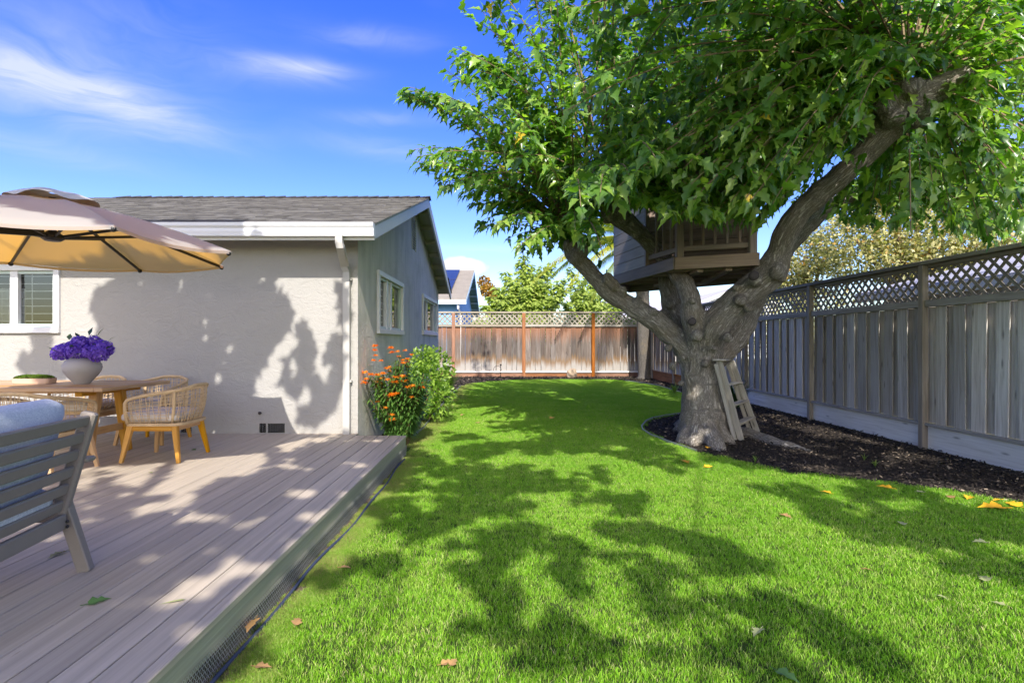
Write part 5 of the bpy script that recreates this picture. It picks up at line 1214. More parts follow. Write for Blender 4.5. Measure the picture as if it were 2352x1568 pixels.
# deck
n = 13000; X = RNG.uniform(-4.8, -1.25, n); Y = RNG.uniform(1.7, 6.8, n); hd_ = H - DK; u = (CX + X * F / Y) * 1.7415 * 1.5208; v = ((CY + hd_ * F / Y) * 1.7415 - 1700) * 1.5208
dl_poly = [(430, 250), (880, 235), (1080, 150), (1480, 150), (1640, 210), (1600, 300), (1330, 330), (1250, 430), (1090, 555), (950, 535), (750, 600), (450, 605), (380, 500)]
dl = [(1480, 850, 150, 70), (1180, 960, 110, 50), (960, 1120, 150, 45), (600, 1260, 90, 45), (500, 1550, 130, 45), (30, 1100, 40, 30), (1750, 120, 130, 26), (1900, 90, 120, 22), (1500, 190, 160, 25), (1830, 410, 130, 40), (1900, 560, 120, 40), (1700, 700, 70, 30), (1150, 560, 130, 35), (900, 690, 140, 30), (1750, 250, 110, 25), (1330, 780, 90, 25), (700, 1420, 90, 30)]
deck_lit = in_poly(u, v, np.array([p[0] for p in dl_poly], float), np.array([p[1] for p in dl_poly], float)) | ell_hit(u, v, dl)
br = cap_hit(u, v, [(1030, 240, 880, 400, 18), (880, 400, 790, 470, 34), (880, 400, 700, 390, 14), (1000, 440, 850, 470, 16), (620, 300, 620, 400, 22), (420, 410, 640, 470, 14), (420, 500, 620, 560, 14), (640, 420, 720, 600, 50), (1380, 360, 1250, 400, 20)], 1.0)
shade(np.stack([X, Y, 0 * X + DK], 1), (~deck_lit | (br & (RNG.random(n) < .8))) & (RNG.random(n) < .85) & holes(X, Y, .42), 6.2, 6.9)
# house front
n = 9000; X = RNG.uniform(-6.6, -1.4, n); Zz = RNG.uniform(.2, 3.0, n); u = (CX + X * F / ZH) * 1.7415 * 1.622; v = ((CY - (Zz - H) * F / ZH) * 1.7415 - 900) * 1.622
wp1 = [(760, 60), (770, 330), (690, 420), (610, 450), (600, 560), (640, 640), (640, 700), (650, 960), (660, 1130), (1650, 1110), (1640, 1000), (1720, 900), (1760, 780), (1850, 700), (1900, 580), (1850, 500), (1780, 420), (1770, 330), (1740, 330), (1700, 400), (1670, 300), (1600, 40)]
wp2 = [(1930, 630), (1980, 640), (2040, 830), (2030, 940), (1960, 1030), (1900, 1130), (1850, 1060), (1840, 930), (1900, 830), (1960, 790)]
wd = np.zeros(n, bool)
for pl in (wp1, wp2): wd |= in_poly(u, v, np.array([p[0] for p in pl], float), np.array([p[1] for p in pl], float))
wd |= cap_hit(u, v, [(2210, 420, 2240, 620, 32), (2200, 760, 2130, 860, 42), (2210, 900, 2150, 1100, 42), (2110, 1150, 2000, 1240, 62), (280, 720, 280, 850, 50), (180, 900, 430, 930, 55), (2040, 1020, 2060, 1040, 40)], 1.0)
wl = [(1180, 390, 28, 60), (1340, 640, 50, 50), (1340, 730, 35, 50), (1490, 810, 38, 42), (1420, 980, 32, 42), (1910, 920, 42, 60), (910, 380, 40, 30)]
shade(np.stack([X, 0 * X + ZH, Zz], 1), wd & ~ell_hit(u, v, wl), 6.4, 7.1)
# trunk and treehouse
n = 6000; Zt = 7.6; u = RNG.uniform(1290, 1910, n); v = RNG.uniform(380, 1000, n); X = (u - CX) * Zt / F; Zz = H + (CY - v) * Zt / F
tl_ = [(1610, 945, 32, 34), (1625, 905, 22, 26), (1590, 970, 40, 20), (1660, 990, 60, 14), (1595, 530, 26, 28), (1575, 480, 20, 26), (1625, 560, 12, 10), (1545, 580, 14, 10), (1670, 930, 14, 40), (1330, 590, 30, 14), (1700, 620, 10, 10), (1850, 380, 140, 70)]
shade(np.stack([X, 0 * X + Zt, Zz], 1), ~ell_hit(u, v, tl_) & (RNG.random(n) < .6), 4.8, 5.6)
src = np.concatenate(src); ns = len(src); print('shade leaves', ns)
st = empty('shade_tree', (-0.6, -14, 0), label='tall spreading tree behind the viewer that shades lawn and deck', cat='tree')
dirs = unit(ns); nn = np.tile(SV, (ns, 1)) + RNG.normal(size=(ns, 3)) * .35
dirs = dirs - nn * ((dirs * nn).sum(1) / (nn * nn).sum(1))[:, None] * .9
tag(link('crown', leaf_cloud('crown', shade_leaf, src - dirs * .07, dirs, nn, RNG.uniform(.13, .19, ns), *LOBED), st), kind='stuff')
mb = MB(); base = Vector((-0.6, -14, 0)); mb.tube([base + Vector((0, 0, -.1)), base + Vector((.1, .2, 2.0)), base + Vector((.2, .8, 4.6)), base + Vector((.4, 2.0, 7.0))], [.42, .34, .30, .26], 12)
fork = base + Vector((.4, 2.0, 7.0)); order = RNG.permutation(ns); hubs = []
for i in order:
    p = Vector(src[i])
    if all((p - q).length > 2.6 for q in hubs): hubs.append(p)
    if len(hubs) > 5: break
for q in hubs:
    q2 = q + Vector((0, 0, .25)); m_ = fork.lerp(q2, .5) + Vector((0, 0, .8)); path = [fork * (1 - t_) ** 2 + m_ * 2 * t_ * (1 - t_) + q2 * t_ * t_ for t_ in np.linspace(0, 1, 9)]
    mb.tube(path, [.032 - .028 * t_ for t_ in np.linspace(0, 1, 9)], 6)
mb.build('trunk', twig_bark, st, smooth=True)

# ------------------------------------------------------------------ plants beside the gable wall
def tri_tree_leaves(n, blobs, up=.2):
    """points through the outer volume of a set of ellipsoids (centre, radii)"""
    w = np.array([b[1][0] * b[1][1] * b[1][2] for b in blobs]) ** .67; w /= w.sum(); P, N = [], []
    for (c, r), m_ in zip(blobs, (w * n).astype(int)):
        v = unit(m_); rad = (.45 + .6 * RNG.random(m_) ** .6)[:, None]; P.append(np.array(c) + v * rad * np.array(r)); N.append(v)
    return np.concatenate(P), np.concatenate(N)
sb = empty('flowering_shrub', (-1.45, 7.35, 0), label='tall shrub with orange flower whorls at the corner of the deck', cat='shrub')
rg = random.Random(21); LPs, LDs, LNs = [], [], []; stems = MB(); spikes = []
for k in range(150):
    a = rg.uniform(0, 6.283); rr = rg.random() ** .5; b = Vector((-1.42 + .10 * math.cos(a), 7.4 + .12 * math.sin(a), 0))
    hgt = rg.uniform(.55, 1.28) * (1 - .25 * rr); tipp = Vector((-1.43 + rr * .40 * math.cos(a), 7.42 + rr * .50 * math.sin(a), hgt))
    tipp.x = max(tipp.x, XW + .05); mid = b.lerp(tipp, .5) + Vector((0, 0, .12)); n_ = int(hgt / .045)
    path = [b * (1 - t_) ** 2 + mid * 2 * t_ * (1 - t_) + tipp * t_ * t_ for t_ in np.linspace(0, 1, n_)]; stems.tube(path[::3] + [path[-1]], .006, 4, False)
    for i in range(int(n_ * .22), n_):
        for j in range(4):
            a2 = i * 1.57 + j * 1.5708 + rg.uniform(-.4, .4); dd = Vector((math.cos(a2), math.sin(a2), rg.uniform(-.45, .35))); LPs.append(path[i]); LDs.append(dd); LNs.append(Vector((0, 0, 1)) + dd * .2)
    if rg.random() < .30 or hgt > 1.12: spikes.append((path, hgt))
link('foliage', leaf_cloud('foliage', shrub_leaf, np.array(LPs), np.array(LDs), np.array(LNs), RNG.uniform(.085, .14, len(LPs)), *NARROW), sb)['kind'] = 'stuff'
stems.build('stems', stem_mat, sb)['kind'] = 'stuff'
def whorl():
    P, d, nn = [], [], []
    for j in range(46):
        a = j * 2.4; z = rg.uniform(-.25, .9); dd = Vector((math.cos(a), math.sin(a), z)); P.append(Vector((math.cos(a), math.sin(a), 0)) * .008); d.append(dd); nn.append(Vector((0, 0, 1)) + dd * .4)
    pet = ([(0, .05, 0), (0, -.05, 0), (.6, .14, .10), (.6, -.14, .10), (1, 0, -.05)], [(0, 1, 3), (0, 3, 2), (2, 3, 4)])
    return leaf_cloud('flower_whorl', orange_petal, np.array(P), np.array(d), np.array(nn), RNG.uniform(.032, .050, 46), *pet, var=.8 * RNG.random(46))
wh = [whorl() for _ in range(3)]
cnt = 0
for path, hgt in spikes:
    for q in ([0, 1] if rg.random() < .5 else [0]):
        if cnt >= 40: break
        p = path[-1] + Vector((0, 0, .005 - q * .062)); link('flower_whorl', wh[cnt % 3], sb, Matrix.Translation(p) @ Matrix.Rotation(rg.uniform(0, 6), 4, 'Z') @ Matrix.Scale(rg.uniform(.75, 1.15), 4)); cnt += 1
for px_, py_, Z_ in [(862, 795, 7.25), (861, 805, 7.25), (863, 817, 7.25), (858, 828, 7.25), (875, 829, 7.2), (889, 847, 7.2), (838, 856, 7.1), (852, 861, 7.0), (866, 862, 7.0), (880, 858, 7.0), (842, 871, 7.05), (838, 880, 7.05), (890, 872, 6.95), (905, 877, 7.0), (897, 909, 6.92), (912, 905, 6.92), (901, 906, 6.92), (898, 800, 7.5), (900, 810, 7.5), (913, 808, 7.6), (930, 806, 7.7), (945, 815, 7.8), (925, 828, 7.4), (930, 875, 7.3)]:
    link('flower_whorl', wh[cnt % 3], sb, Matrix.Translation(D(px_, py_, Z_)) @ Matrix.Rotation(rg.uniform(0, 6), 4, 'Z') @ Matrix.Scale(rg.uniform(.9, 1.25), 4)); cnt += 1
cb = empty('citrus_bush', (-1.32, 9.6, 0), label='bright lime green leafy bush behind the orange flowering shrub', cat='shrub')
P, N = tri_tree_leaves(2600, [((-1.36, 9.5, .62), (.34, .5, .42)), ((-1.32, 9.9, .9), (.36, .45, .38)), ((-1.15, 9.3, .40), (.30, .4, .30)), ((-1.40, 9.4, 1.05), (.22, .3, .26))]); k = P[:, 2] > .05; P, N = P[k], N[k]; P[:, 0] = np.maximum(P[:, 0], XW + .03)
link('crown', leaf_cloud('crown', citrus_leaf, P, N + unit(len(P)) * .8, unit(len(P), .8), RNG.uniform(.06, .10, len(P)), *PLAIN), cb)['kind'] = 'stuff'
mb = MB()
for a in np.linspace(0, 6, 7): mb.tube([(-1.32, 9.6, 0), (-1.32 + .12 * math.cos(a), 9.6 + .15 * math.sin(a), .4), (-1.34 + .25 * math.cos(a), 9.6 + .3 * math.sin(a), .9)], [.018, .012, .006], 5)
mb.build('stems', stem_mat, cb)
def clump(name, c, n, L, mat, label, spread=.8, w=.014):
    V, T, va = [], [], []
    for k in range(n):
        a = rg.uniform(0, 6.283); out = Vector((math.cos(a), math.sin(a), 0)); l = L * rg.uniform(.6, 1.1); sp_ = spread * rg.random() ** .7; s = Vector((-out.y, out.x, 0)); b = len(V); vv = rg.random()
        base_ = Vector(c) + out * rg.uniform(0, .06) * L
        for i in range(5):
            t_ = i / 4; p = base_ + out * (l * sp_ * t_ ** 1.5) + Vector((0, 0, l * (t_ * (1 - .42 * sp_ * t_ * t_)))); ww = w * (1 - t_ ** 2 * .92); V += [p - s * ww, p + s * ww]; va += [vv, vv]
        for i in range(4): T.append((b + 2 * i, b + 2 * i + 1, b + 2 * i + 3, b + 2 * i + 2))
    root = empty(name, c, label=label, cat='plant'); tag(link('blades', fast_mesh('blades', V, T, mat, {'var': va}), root), kind='stuff'); return root
clump('grass_clump', (-1.50, 14.2, 0), 260, .80, clump_leaf, 'arching bright grass clump at the far end of the shrub bed', .75, .008)
clump('strap_leaf_plant', (4.95, 11.6, 0), 110, .70, strap_leaf, 'dark strap leaved plant in mulch by the grey fence', .85, .014)
clump('small_weed', (4.55, 14.6, 0), 40, .34, clump_leaf, 'small bright green tuft in mulch behind the trunk', .8, .012)
for i, (px_, py_) in enumerate([(1985, 1058), (2010, 1072), (1735, 1062)]):
    clump('mulch_weed', G(px_, py_), 14, .10, clump_leaf, ['tiny green weed in mulch below the first fence post', 'tiny green weed in mulch close to the lawn edge', 'tiny green weed near the long surface root'][i], .9, .004)

# ------------------------------------------------------------------ back of the yard: palm, rock, stake
PZ = 20.6; pb = G(1481, 869); pb = Vector(((1481 - CX) * PZ / F, PZ, 0)); pt = (1473 - CX) * PZ / F
pm = empty('palm_tree', pb, label='palm with grey ringed trunk in front of the red fence', cat='palm')
rings = [(Vector((pb.x + (pt - pb.x) * t_, PZ, 5.3 * t_ - .05)), (.30 if t_ < .02 else .25) * (1 - .10 * t_) + .014 * (i % 2) + (.10 * max(0, t_ - .62) * 2)) for i, t_ in enumerate(np.linspace(0, 1, 70))]
MB().tube([p for p, r in rings], [r for p, r in rings], 14).build('trunk', palm_bark, pm, smooth=True)
top = rings[-1][0]
def frond(az_, el_, L, parent, sag):
    V, T, va = [], [], []; h0 = Vector((math.cos(az_), math.sin(az_), 0)); pts = []
    for i in range(26):
        t_ = i / 25; pts.append(top + h0 * (L * t_ * math.cos(el_) * (1 - .12 * t_)) + Vector((0, 0, L * (math.sin(el_) * t_ - sag * t_ * t_))))
    mbf = MB().tube(pts, [.03 * (1 - .85 * i / 25) for i in range(26)], 5); base = mbf.mesh('r'); 
    V = [tuple(v.co) for v in base.vertices]; F_ = [tuple(p.vertices) for p in base.polygons]; bpy.data.meshes.remove(base)
    mbx = MB().add(V, F_)
    for i in range(3, 26):
        ax = (pts[i] - pts[i - 1]).normalized(); s_ = ax.cross(Vector((0, 0, 1))).normalized()
        for rep in range(2):
            for sd in (-1, 1):
                l = .62 * math.sin(math.pi * (.12 + .80 * i / 25)) * rg.uniform(.85, 1.1); o = pts[i].lerp(pts[i - 1], rep * .5); tip_ = o + s_ * sd * l * .72 + ax * l * .45 + Vector((0, 0, -l * .55)); m_ = o.lerp(tip_, .5) + Vector((0, 0, l * .12)); w_ = ax * .028
                mbx.add([o - w_, o + w_, m_ + w_, m_ - w_, tip_], [(0, 1, 2, 3), (3, 2, 4)])
    me = mbx.mesh('frond', frond_leaf); a_ = me.attributes.new('var', 'FLOAT', 'POINT'); a_.data.foreach_set('value', np.clip(np.full(len(me.vertices), rg.uniform(.1, .7)) + RNG.uniform(-.1, .2, len(me.vertices)), 0, 1).astype(np.float32))
    link('frond', me, parent)
for az_, el_, L_, sg in [(180, 12, 4.8, .55), (186, 15, 3.7, .50), (174, 10, 4.3, .58), (200, 0, 3.6, .55), (160, -8, 3.2, .60), (215, 30, 3.5, .40), (185, 40, 3.4, .45), (240, -15, 3.0, .6), (150, 35, 3.3, .4), (110, 25, 3.2, .4), (60, 30, 3.2, .4), (20, 10, 3.2, .5), (-30, 25, 3.2, .45), (-70, 0, 3.0, .5), (-100, 30, 3.1, .45), (270, 10, 3.0, .5), (90, 60, 3, .3), (195, -25, 2.7, .5)]:
    frond(R(az_), R(el_), L_, pm, sg)
rk_ = MB().sphere((0, 0, 0), 1, 14, 10); rk_.v = [tuple(Vector(v) * (1 + .22 * mnoise.noise(Vector(v) * 1.7))) for v in rk_.v]
tag(rk_.build('garden_rock', rock_mat, W=Matrix.Translation(((1314 - CX) * 21.0 / F, 21.0, .14)) @ Matrix.Diagonal((.21, .17, .22, 1))), 'tan rock standing in mulch against the red fence', 'rock')
sx_ = (1150 - CX) * 21.0 / F
spk = empty('sprinkler_riser', (sx_, 21.0, 0), label='thin sprinkler riser with looped tubing before the red fence', cat='sprinkler')
MB().tube([(sx_, 21, 0), (sx_, 21, .46)], .012, 6).build('riser', vent_dark, spk); MB().lathe([(0, 0), (.03, 0), (.035, .05), (.02, .07), (0, .07)], 10).build('spray_head', vent_dark, spk, W=Matrix.Translation((sx_, 21, .46)))
MB().tube([(sx_ - .13 + .15 * math.cos(a), 21.0, .30 + .16 * math.sin(a)) for a in np.linspace(-1.2, 5.2, 24)], .008, 5, False).build('tubing', vent_dark, spk)

# ------------------------------------------------------------------ houses beyond the fences
def gable_house(name, label, xa, xb, ya, yb, ez, rz, over, wall_m, roof_m, trim_m, sof_m, ridge='x'):
    root = empty(name, ((xa + xb) / 2, (ya + yb) / 2, 0), label=label, cat='house'); ym = (ya + yb) / 2; xm = (xa + xb) / 2
    mb = MB()
    if ridge == 'x':
        sl_ = (rz - ez) / (ym - (ya - over)); wt = ez + sl_ * over - .06; pk = rz - .06
        mb.quad((xa, ya, 0), (xb, ya, 0), (xb, ya, wt), (xa, ya, wt)); mb.quad((xb, yb, 0), (xa, yb, 0), (xa, yb, wt), (xb, yb, wt))
        for x_ in (xa, xb): mb.add([(x_, ya, 0), (x_, yb, 0), (x_, yb, wt), (x_, ym, pk), (x_, ya, wt)], [(0, 1, 2, 3, 4)])
        e = [(xa - over, ya - over, ez), (xb + over, ya - over, ez), (xb + over, ym, rz), (xa - over, ym, rz), (xb + over, yb + over, ez), (xa - over, yb + over, ez)]
    else:
        sl_ = (rz - ez) / (xm - (xa - over)); wt = ez + sl_ * over - .06; pk = rz - .06
        mb.quad((xa, yb, 0), (xa, ya, 0), (xa, ya, wt), (xa, yb, wt)); mb.quad((xb, ya, 0), (xb, yb, 0), (xb, yb, wt), (xb, ya, wt))
        for y_ in (ya, yb): mb.add([(xa, y_, 0), (xb, y_, 0), (xb, y_, wt), (xm, y_, pk), (xa, y_, wt)], [(0, 1, 2, 3, 4)])
        e = [(xa - over, yb + over, ez), (xa - over, ya - over, ez), (xm, ya - over, rz), (xm, yb + over, rz), (xb + over, ya - over, ez), (xb + over, yb + over, ez)]
    mb.build('wall', wall_m, root)
    e = [Vector(p) for p in e]; dz = Vector((0, 0, .07))
    rf = MB().add(e + [p + dz for p in e], [(6, 7, 8, 9), (9, 8, 10, 11), (0, 6, 9, 3), (3, 9, 11, 5), (1, 2, 8, 7), (2, 4, 10, 8), (0, 1, 7, 6), (5, 11, 10, 4)]).mesh('roof', roof_m)
    a_ = rf.attributes.new('var', 'FLOAT', 'POINT'); a_.data.foreach_set('value', np.full(len(rf.vertices), .5, np.float32)); rf = link('roof', rf, root)
    MB().add([p - Vector((0, 0, .004)) for p in e], [(3, 2, 1, 0), (5, 4, 2, 3)]).build('soffit', sof_m, rf)
    for a, b in ((e[0], e[1]), (e[1], e[2]), (e[2], e[4]), (e[5], e[4]), (e[0], e[3]), (e[3], e[5])): beam('fascia', a + Vector((0, 0, -.09)), b + Vector((0, 0, -.09)), .04, .22, trim_m, rf)
    return root, rf, e
nh, nrf, ne = gable_house('neighbour_house', 'blue neighbour house with solar panels behind the red fence', -16, -2.55, 28.4, 42.4, 3.50, 5.95, .55, blue_wall, far_shingle, blue_trim, green_soffit)
# course lines on the neighbour's roof and two rows of solar panels
sln = (ne[2] - ne[1]); 
for c in range(1, 30):
    p = ne[1].lerp(ne[2], c / 30) + Vector((0, 0, .075)); beam('shingle_course', p, p + Vector((-12, 0, 0)), .05, .014, far_shingle, nrf, up=(0, -sln.z, sln.y), bev=0)
for row in range(2):
    for cc in range(5):
        a = ne[1].lerp(ne[2], .16 + row * .40); b = ne[1].lerp(ne[2], .16 + row * .40 + .385); x0 = -3.45 - cc * 1.12; mid = (a + b) / 2
        p0 = Vector((x0, a.y, a.z + .17)); p1 = Vector((x0, b.y, b.z + .17)); beam('solar_panel', p0, p1, 1.09, .04, solar_mat, nrf, up=(0, -sln.z, sln.y), bev=.01)
dsx = (1052 - CX) * 27.9 / F
MB().tube([(dsx, 27.95, 3.35), (dsx, 27.95, 3.1), (dsx + .1, 28.3, 2.85), (dsx + .12, 28.33, 0)], .06, 6).build('downspout', far_white, nh)
for k in range(1, 6):
    for sd in (0, 1):
        q = ne[2].lerp(ne[1] if sd == 0 else ne[4], k / 6) - Vector((0, 0, .09)); beam('lookout', q, q + Vector((-.55, 0, 0)), .09, .1, blue_trim, nrf, bev=0)
wh_, wrf, we = gable_house('neighbour_house', 'small white gabled house seen under the treehouse', (1600 - CX) * 44 / F, (1600 - CX) * 44 / F + 6.5, 44, 54, 4.35, 5.75, .4, far_white, far_roof, far_white, far_white, 'y')
gvx = (1600 - CX) * 44 / F + 3.25
for k in range(4): beam('vent_slat', (gvx - .2, 43.97, 4.55 + k * .13), (gvx + .2, 43.97, 4.55 + k * .13), .03, .05, vent_dark, wh_, bev=0)
gable_house('neighbour_house', 'low house with lavender grey roof seen through the lattice', 10.6, 19.0, 6.0, 15.2, 2.70, 3.9, .5, cream_paint, lav_roof, cream_paint, cream_paint, 'y')
gable_house('neighbour_house', 'distant low dark roofed house at the far fence corner', 7.2, 16.0, 38, 46, 3.1, 4.4, .5, cream_paint, lav_roof, cream_paint, cream_paint, 'x')

# ------------------------------------------------------------------ trees beyond the fences
def leafy_tree(name, label, base, blobs, n, size, mat, pat=PLAIN, trunk_r=.16, cat='tree', fall=.6, group='trees beyond the fences'):
    root = empty(name, base, label=label, cat=cat, group=group); P, N = tri_tree_leaves(n, blobs); d_ = N * fall + unit(len(P)) * .9; d_[:, 2] -= .15
    tag(link('crown', leaf_cloud('crown', mat, P, d_, unit(len(P), .6) + N * .3, RNG.uniform(.7, 1.3, len(P)) * size, *pat), root), kind='stuff')
    mb = MB(); B = Vector(base); c0 = Vector(blobs[0][0]); mb.tube([B - Vector((0, 0, .1)), B.lerp(c0, .45), c0], [trunk_r, trunk_r * .8, trunk_r * .45], 8)
    for c, r in blobs[1:]: mb.tube([B.lerp(c0, .45), B.lerp(c0, .45).lerp(Vector(c), .5) + Vector((0, 0, .2)), Vector(c)], [trunk_r * .5, trunk_r * .35, trunk_r * .12], 6)
    mb.build('trunk', twig_bark, root, smooth=True); return root
def blobpx(L): return [(tuple(D(x_, y_, Z_)), (rx * Z_ / F, rx * Z_ / F, ry * Z_ / F)) for x_, y_, Z_, rx, ry in L]
# plume-like pale tree: shoots with leaves rather than lobes
def plume_tree(name, label, base, tips, mat, size, n_per, group='trees beyond the fences'):
    root = empty(name, base, label=label, cat='tree', group=group); P, d_, N, mb = [], [], [], MB(); B = Vector(base); fk = B + Vector((0, 0, 1.6)); mb.tube([B, fk], [.16, .13], 7)
    for x_, y_, Z_ in tips:
        tp = D(x_, y_, Z_); ct = fk.lerp(tp, .5) + Vector((0, 0, -.2)); path = [fk * (1 - t_) ** 2 + ct * 2 * t_ * (1 - t_) + tp * t_ * t_ for t_ in np.linspace(0, 1, 12)]; mb.tube(path, [.04 * (1 - .8 * i / 11) for i in range(12)], 4, False)
        for k in range(n_per):
            t_ = rg.uniform(.25, 1) ** .8; i = min(10, int(t_ * 11)); p = path[i].lerp(path[i + 1], rg.random()); a = rg.uniform(0, 6.283); o = Vector((math.cos(a), math.sin(a), rg.uniform(-.5, .4)))
            P.append(p + o * rg.uniform(.05, .42) * (1.15 - t_ * .8)); d_.append(o + Vector((0, 0, -.45))); N.append(Vector((rg.uniform(-.4, .4), -.5, 1)))
    tag(link('crown', leaf_cloud('crown', mat, np.array(P), np.array(d_), np.array(N), RNG.uniform(.7, 1.3, len(P)) * size, *PLAIN), root), kind='stuff'); mb.build('trunk', twig_bark, root, smooth=True)
tp = [(1205, 583, 26), (1195, 600, 26.3), (1222, 605, 26.5), (1160, 625, 26), (1140, 660, 25.6), (1125, 680, 25.5), (1180, 640, 25.5), (1250, 610, 26.5), (1235, 640, 25.5), (1270, 600, 27), (1290, 640, 26), (1210, 660, 25), (1155, 690, 25), (1240, 690, 25), (1275, 680, 25), (1190, 700, 25), (1110, 700, 25.4), (1225, 630, 26), (1260, 650, 25.6), (1300, 660, 26), (1165, 660, 25.4)]
plume_tree('pale_green_tree', 'pale green feathery tree with pointed top behind the red fence', ((1205 - CX) * 26 / F, 26.2, 0), tp, pale_leaf, .26, 330)
tp = [(1310, 612, 29), (1330, 640, 28), (1350, 620, 29), (1370, 640, 29), (1390, 660, 28), (1410, 690, 28), (1340, 690, 27), (1300, 690, 27), (1380, 700, 27), (1320, 670, 27.5), (1360, 670, 27.5), (1430, 700, 28)]
plume_tree('pale_green_tree', 'yellow green tree behind the red fence beneath the palm fronds', ((1350 - CX) * 28.5 / F, 28.5, 0), tp, pale_leaf, .26, 300)
leafy_tree('orange_shrub', 'small orange tinted shrub beside the blue neighbour house', D(1128, 760, 27), blobpx([(1122, 668, 27, 16, 14), (1135, 675, 27, 14, 12), (1112, 650, 27.5, 12, 16)]), 900, .16, orange_leaf, trunk_r=.05, cat='shrub')
for i, (x_, y_, Z_, rx, ry, lb) in enumerate([(1110, 745, 24, 26, 26, 'grey green hedge bush behind the lattice next to the blue house'), (1160, 742, 24, 30, 30, 'green hedge bush behind the second lattice panel, left half'), (1225, 742, 24.2, 34, 32, 'green hedge bush behind the lattice under the feathery tree'), (1290, 740, 24, 34, 34, 'green hedge bush behind the lattice beside the third post'),
                                              (1355, 742, 24, 34, 30, 'dark hedge bush behind the lattice at the third post'), (1420, 742, 24, 34, 32, 'dark hedge bush behind the last lattice panel'), (1490, 740, 24.4, 36, 30, 'hedge bush behind the fence corner near the palm')]):
    leafy_tree('hedge_bush', lb, ((x_ - CX) * Z_ / F, Z_, 0), blobpx([(x_, y_ + 8, Z_, rx, ry), (x_ - 14, y_ + 20, Z_, rx, ry), (x_ + 16, y_ + 22, Z_ + .3, rx, ry)]), 1500, .13, hedge_leaf if i % 2 else pale_leaf, trunk_r=.05, cat='shrub', group='hedge bushes behind the back fence')
oak_b = blobpx([(2060, 520, 21, 90, 70), (1960, 545, 21, 80, 60), (2150, 540, 20, 90, 60), (2250, 560, 19, 90, 55), (2330, 540, 19, 70, 60), (2010, 600, 21, 100, 45), (2110, 600, 20, 110, 45), (2200, 480, 21, 80, 60), (2320, 440, 21, 60, 70), (1980, 480, 22, 70, 60), (2290, 600, 19, 110, 40), (2120, 440, 22, 80, 60)])
leafy_tree('oak_tree', 'large olive leaved oak beyond the grey fence', ((2100 - CX) * 20.5 / F, 20.5, 0), oak_b, 15000, .165, oak_leaf, trunk_r=.3)
ob2 = blobpx([(1850, 590, 24, 60, 50), (1820, 630, 24, 50, 40), (1880, 640, 23.5, 60, 40), (1900, 570, 24.5, 50, 50), (1800, 660, 24.5, 50, 30), (1760, 650, 26, 40, 40)])
leafy_tree('oak_tree', 'smaller dark oak between the mulberry limb and the grey fence', ((1850 - CX) * 24 / F, 24, 0), ob2, 5200, .17, oak_leaf, trunk_r=.22)
leafy_tree('hedge_bush', 'olive bush behind the lattice below the oak', (9.5, 16, 0), [((9.5, 16, 1.9), (1.2, 1.6, 1.1)), ((9.2, 18.2, 1.9), (1.2, 1.6, 1.2)), ((9.0, 20.5, 2.0), (1.2, 1.6, 1.2))], 4200, .11, oak_leaf, trunk_r=.08, cat='shrub', group='hedge bushes behind the right fence')

# ------------------------------------------------------------------ fallen leaves
def fallen(pos, size, az_, mat, label, curl=.3, group='leaves fallen on lawn and deck'):
    tv, tf = LOBED; V = [Vector((x_, y_ * 1.1, .22 * abs(y_) * (1 + curl) + .10 * math.sin(x_ * 3) * curl - .05 * x_)) for x_, y_, z_ in tv]
    mb = MB().add(V, tf); mb.tube([(-.35, .03, .02), (0, 0, 0)], .02, 4, False)
    o = mb.build('fallen_leaf', mat, W=Matrix.Translation(pos) @ Matrix.Rotation(az_, 4, 'Z') @ Matrix.Rotation(rg.uniform(-.25, .25), 4, 'X') @ Matrix.Scale(size, 4)); return tag(o, label, 'leaf', group)
def r3(x_, y_, h=.022): return G((2300 + x_ / 1.3096) / 1.7415, (1700 + y_ / 1.3096) / 1.7415, h)
def r2(x_, y_, h=.022): return G((900 + x_ / 1.2736) / 1.7415, (1500 + y_ / 1.2736) / 1.7415, h)
def rA(x_, y_): return G((x_ / 1.5208) / 1.7415, (1700 + y_ / 1.5208) / 1.7415, DK + .004)
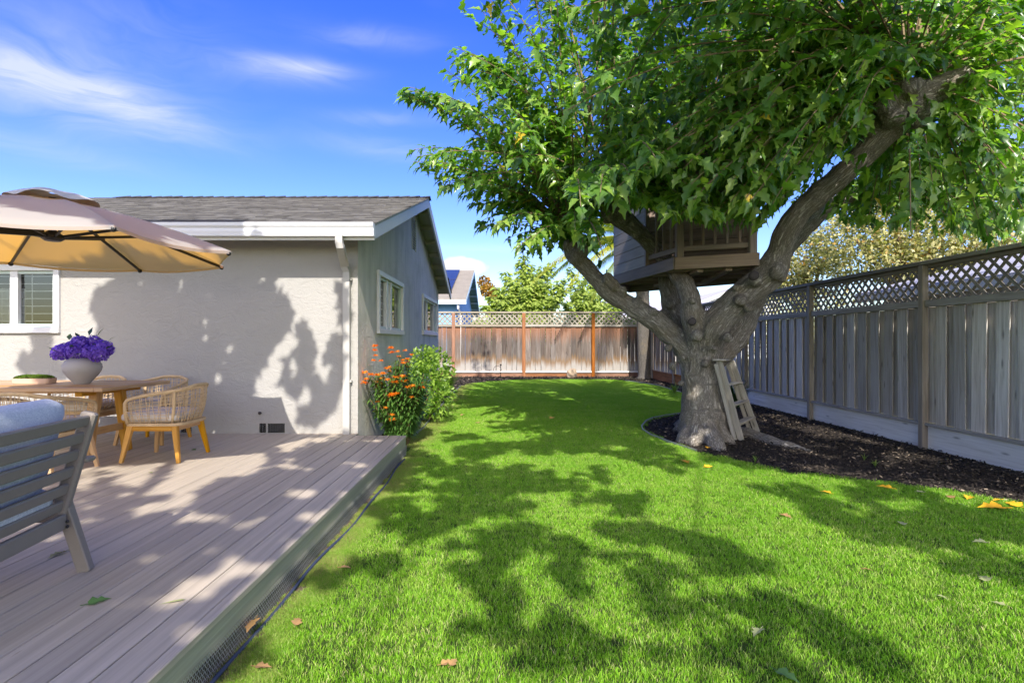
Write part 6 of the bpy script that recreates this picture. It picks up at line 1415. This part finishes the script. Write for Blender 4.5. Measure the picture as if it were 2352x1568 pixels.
for p, s, m_, lb in [
    (r3(585, 195), .17, gold_leaf, 'golden leaf on the sunlit lawn in front of the trunk, larger of two'), (r3(685, 217), .11, gold_leaf, 'small golden leaf on lawn just beside the larger one before the trunk'), (r3(695, 118, .02), .11, gold_leaf, 'yellow leaf lying on mulch at the foot of the trunk'),
    (r3(1335, 355), .10, gold_leaf, 'mustard curled leaf on shaded lawn nearest the bright strip'), (r3(1655, 328), .13, gold_leaf, 'golden crumpled leaf on lawn near the mulch edge'), (r3(1795, 348), .08, pale_fallen, 'small lemon green leaf next to the golden crumpled leaf'),
    (r3(1978, 380), .10, dry_leaf, 'tan dry leaf on lawn beside the golden pair at mulch edge'), (r3(2065, 372), .12, gold_leaf, 'golden leaf of a pair by the mulch edge'), (r3(2240, 430), .20, gold_leaf, 'largest bright golden leaf near the fence side of the lawn'),
    (r3(2330, 425), .15, gold_leaf, 'golden leaf cut by the picture edge'), (r3(2230, 388), .10, gold_leaf, 'slim golden leaf above the largest one'), (r3(1085, 465), .10, dry_leaf, 'tan curled leaf alone on the sunny middle of the lawn'),
    (r3(2150, 610), .09, pale_fallen, 'pale olive leaf in the shade near the picture edge'), (r3(1720, 520), .10, pale_fallen, 'grey green narrow leaf on shaded lawn'), (r3(2000, 410), .08, green_fallen, 'fresh green leaf under the golden pair'),
    (r3(1510, 752), .06, dry_leaf, 'small brown leaf on the sunny lawn, middle'), (r3(2160, 815), .09, pale_fallen, 'pale forked leaf on sunny lawn near the shade line'), (r3(2250, 940), .06, pale_fallen, 'tiny pale leaf on the sunny lawn near the picture edge'), (r3(1900, 890), .05, pale_fallen, 'tiny yellowish leaf in the sunny grass'),
    (r3(970, 1065), .09, pale_fallen, 'pale twisted leaf in shaded foreground grass'), (r3(1060, 1285), .10, green_fallen, 'long green leaf in the foreground grass'),
    (r2(1105, 1470), .06, dry_leaf, 'reddish dry leaf in foreground grass, first of two'), (r2(1150, 1475), .06, dry_leaf, 'reddish dry leaf in foreground grass, second of two'), (r2(150, 1245, .06), .11, dry_leaf, 'large tan dry leaf leaning by the deck pipe'), (r2(160, 1480), .07, dry_leaf, 'small orange dry leaf in grass near the deck'),
    (r2(590, 978), .07, dry_leaf, 'tan leaf in the grass beside the deck'), (r2(360, 1270), .08, dry_leaf, 'straw coloured leaf scrap in grass by the deck'), (r2(1215, 200), .13, dry_leaf, 'tan leaf on the shaded far lawn by the shrub bed'), (r2(1670, 215), .16, gold_leaf, 'yellow leaf in the middle of the far lawn'), (r2(1290, 243), .13, dry_leaf, 'brown leaf on the far lawn beyond the deck corner'),
    (rA(540, 1085), .085, green_fallen, 'curled grey green leaf on the near deck boards'), (rA(1185, 150), .075, green_fallen, 'dark curled leaf on deck beside the end chair'), (rA(910, 285), .05, pale_fallen, 'pale leaf scrap on the sunlit deck'), (rA(385, 770), .09, pale_fallen, 'pale leaf on deck behind the lounge leg')]:
    fallen(p, s, rg.uniform(0, 6.28), m_, lb, rg.uniform(.1, .6))
p = rA(1010, 1080); V = [(0, 0, 0), (.3, .10, .03), (.3, -.10, .03), (.8, .12, .03), (.8, -.12, .03), (1, 0, .0), (-.4, .0, .0)]
tag(MB().add(V, [(0, 2, 1), (1, 2, 4, 3), (3, 4, 5), (6, 0, 1)]).build('fallen_leaf', pale_fallen, W=Matrix.Translation(p) @ Matrix.Rotation(.5, 4, 'Z') @ Matrix.Scale(.075, 4)), 'slim yellow green leaf lying across a deck joint', 'leaf', 'leaves fallen on lawn and deck')
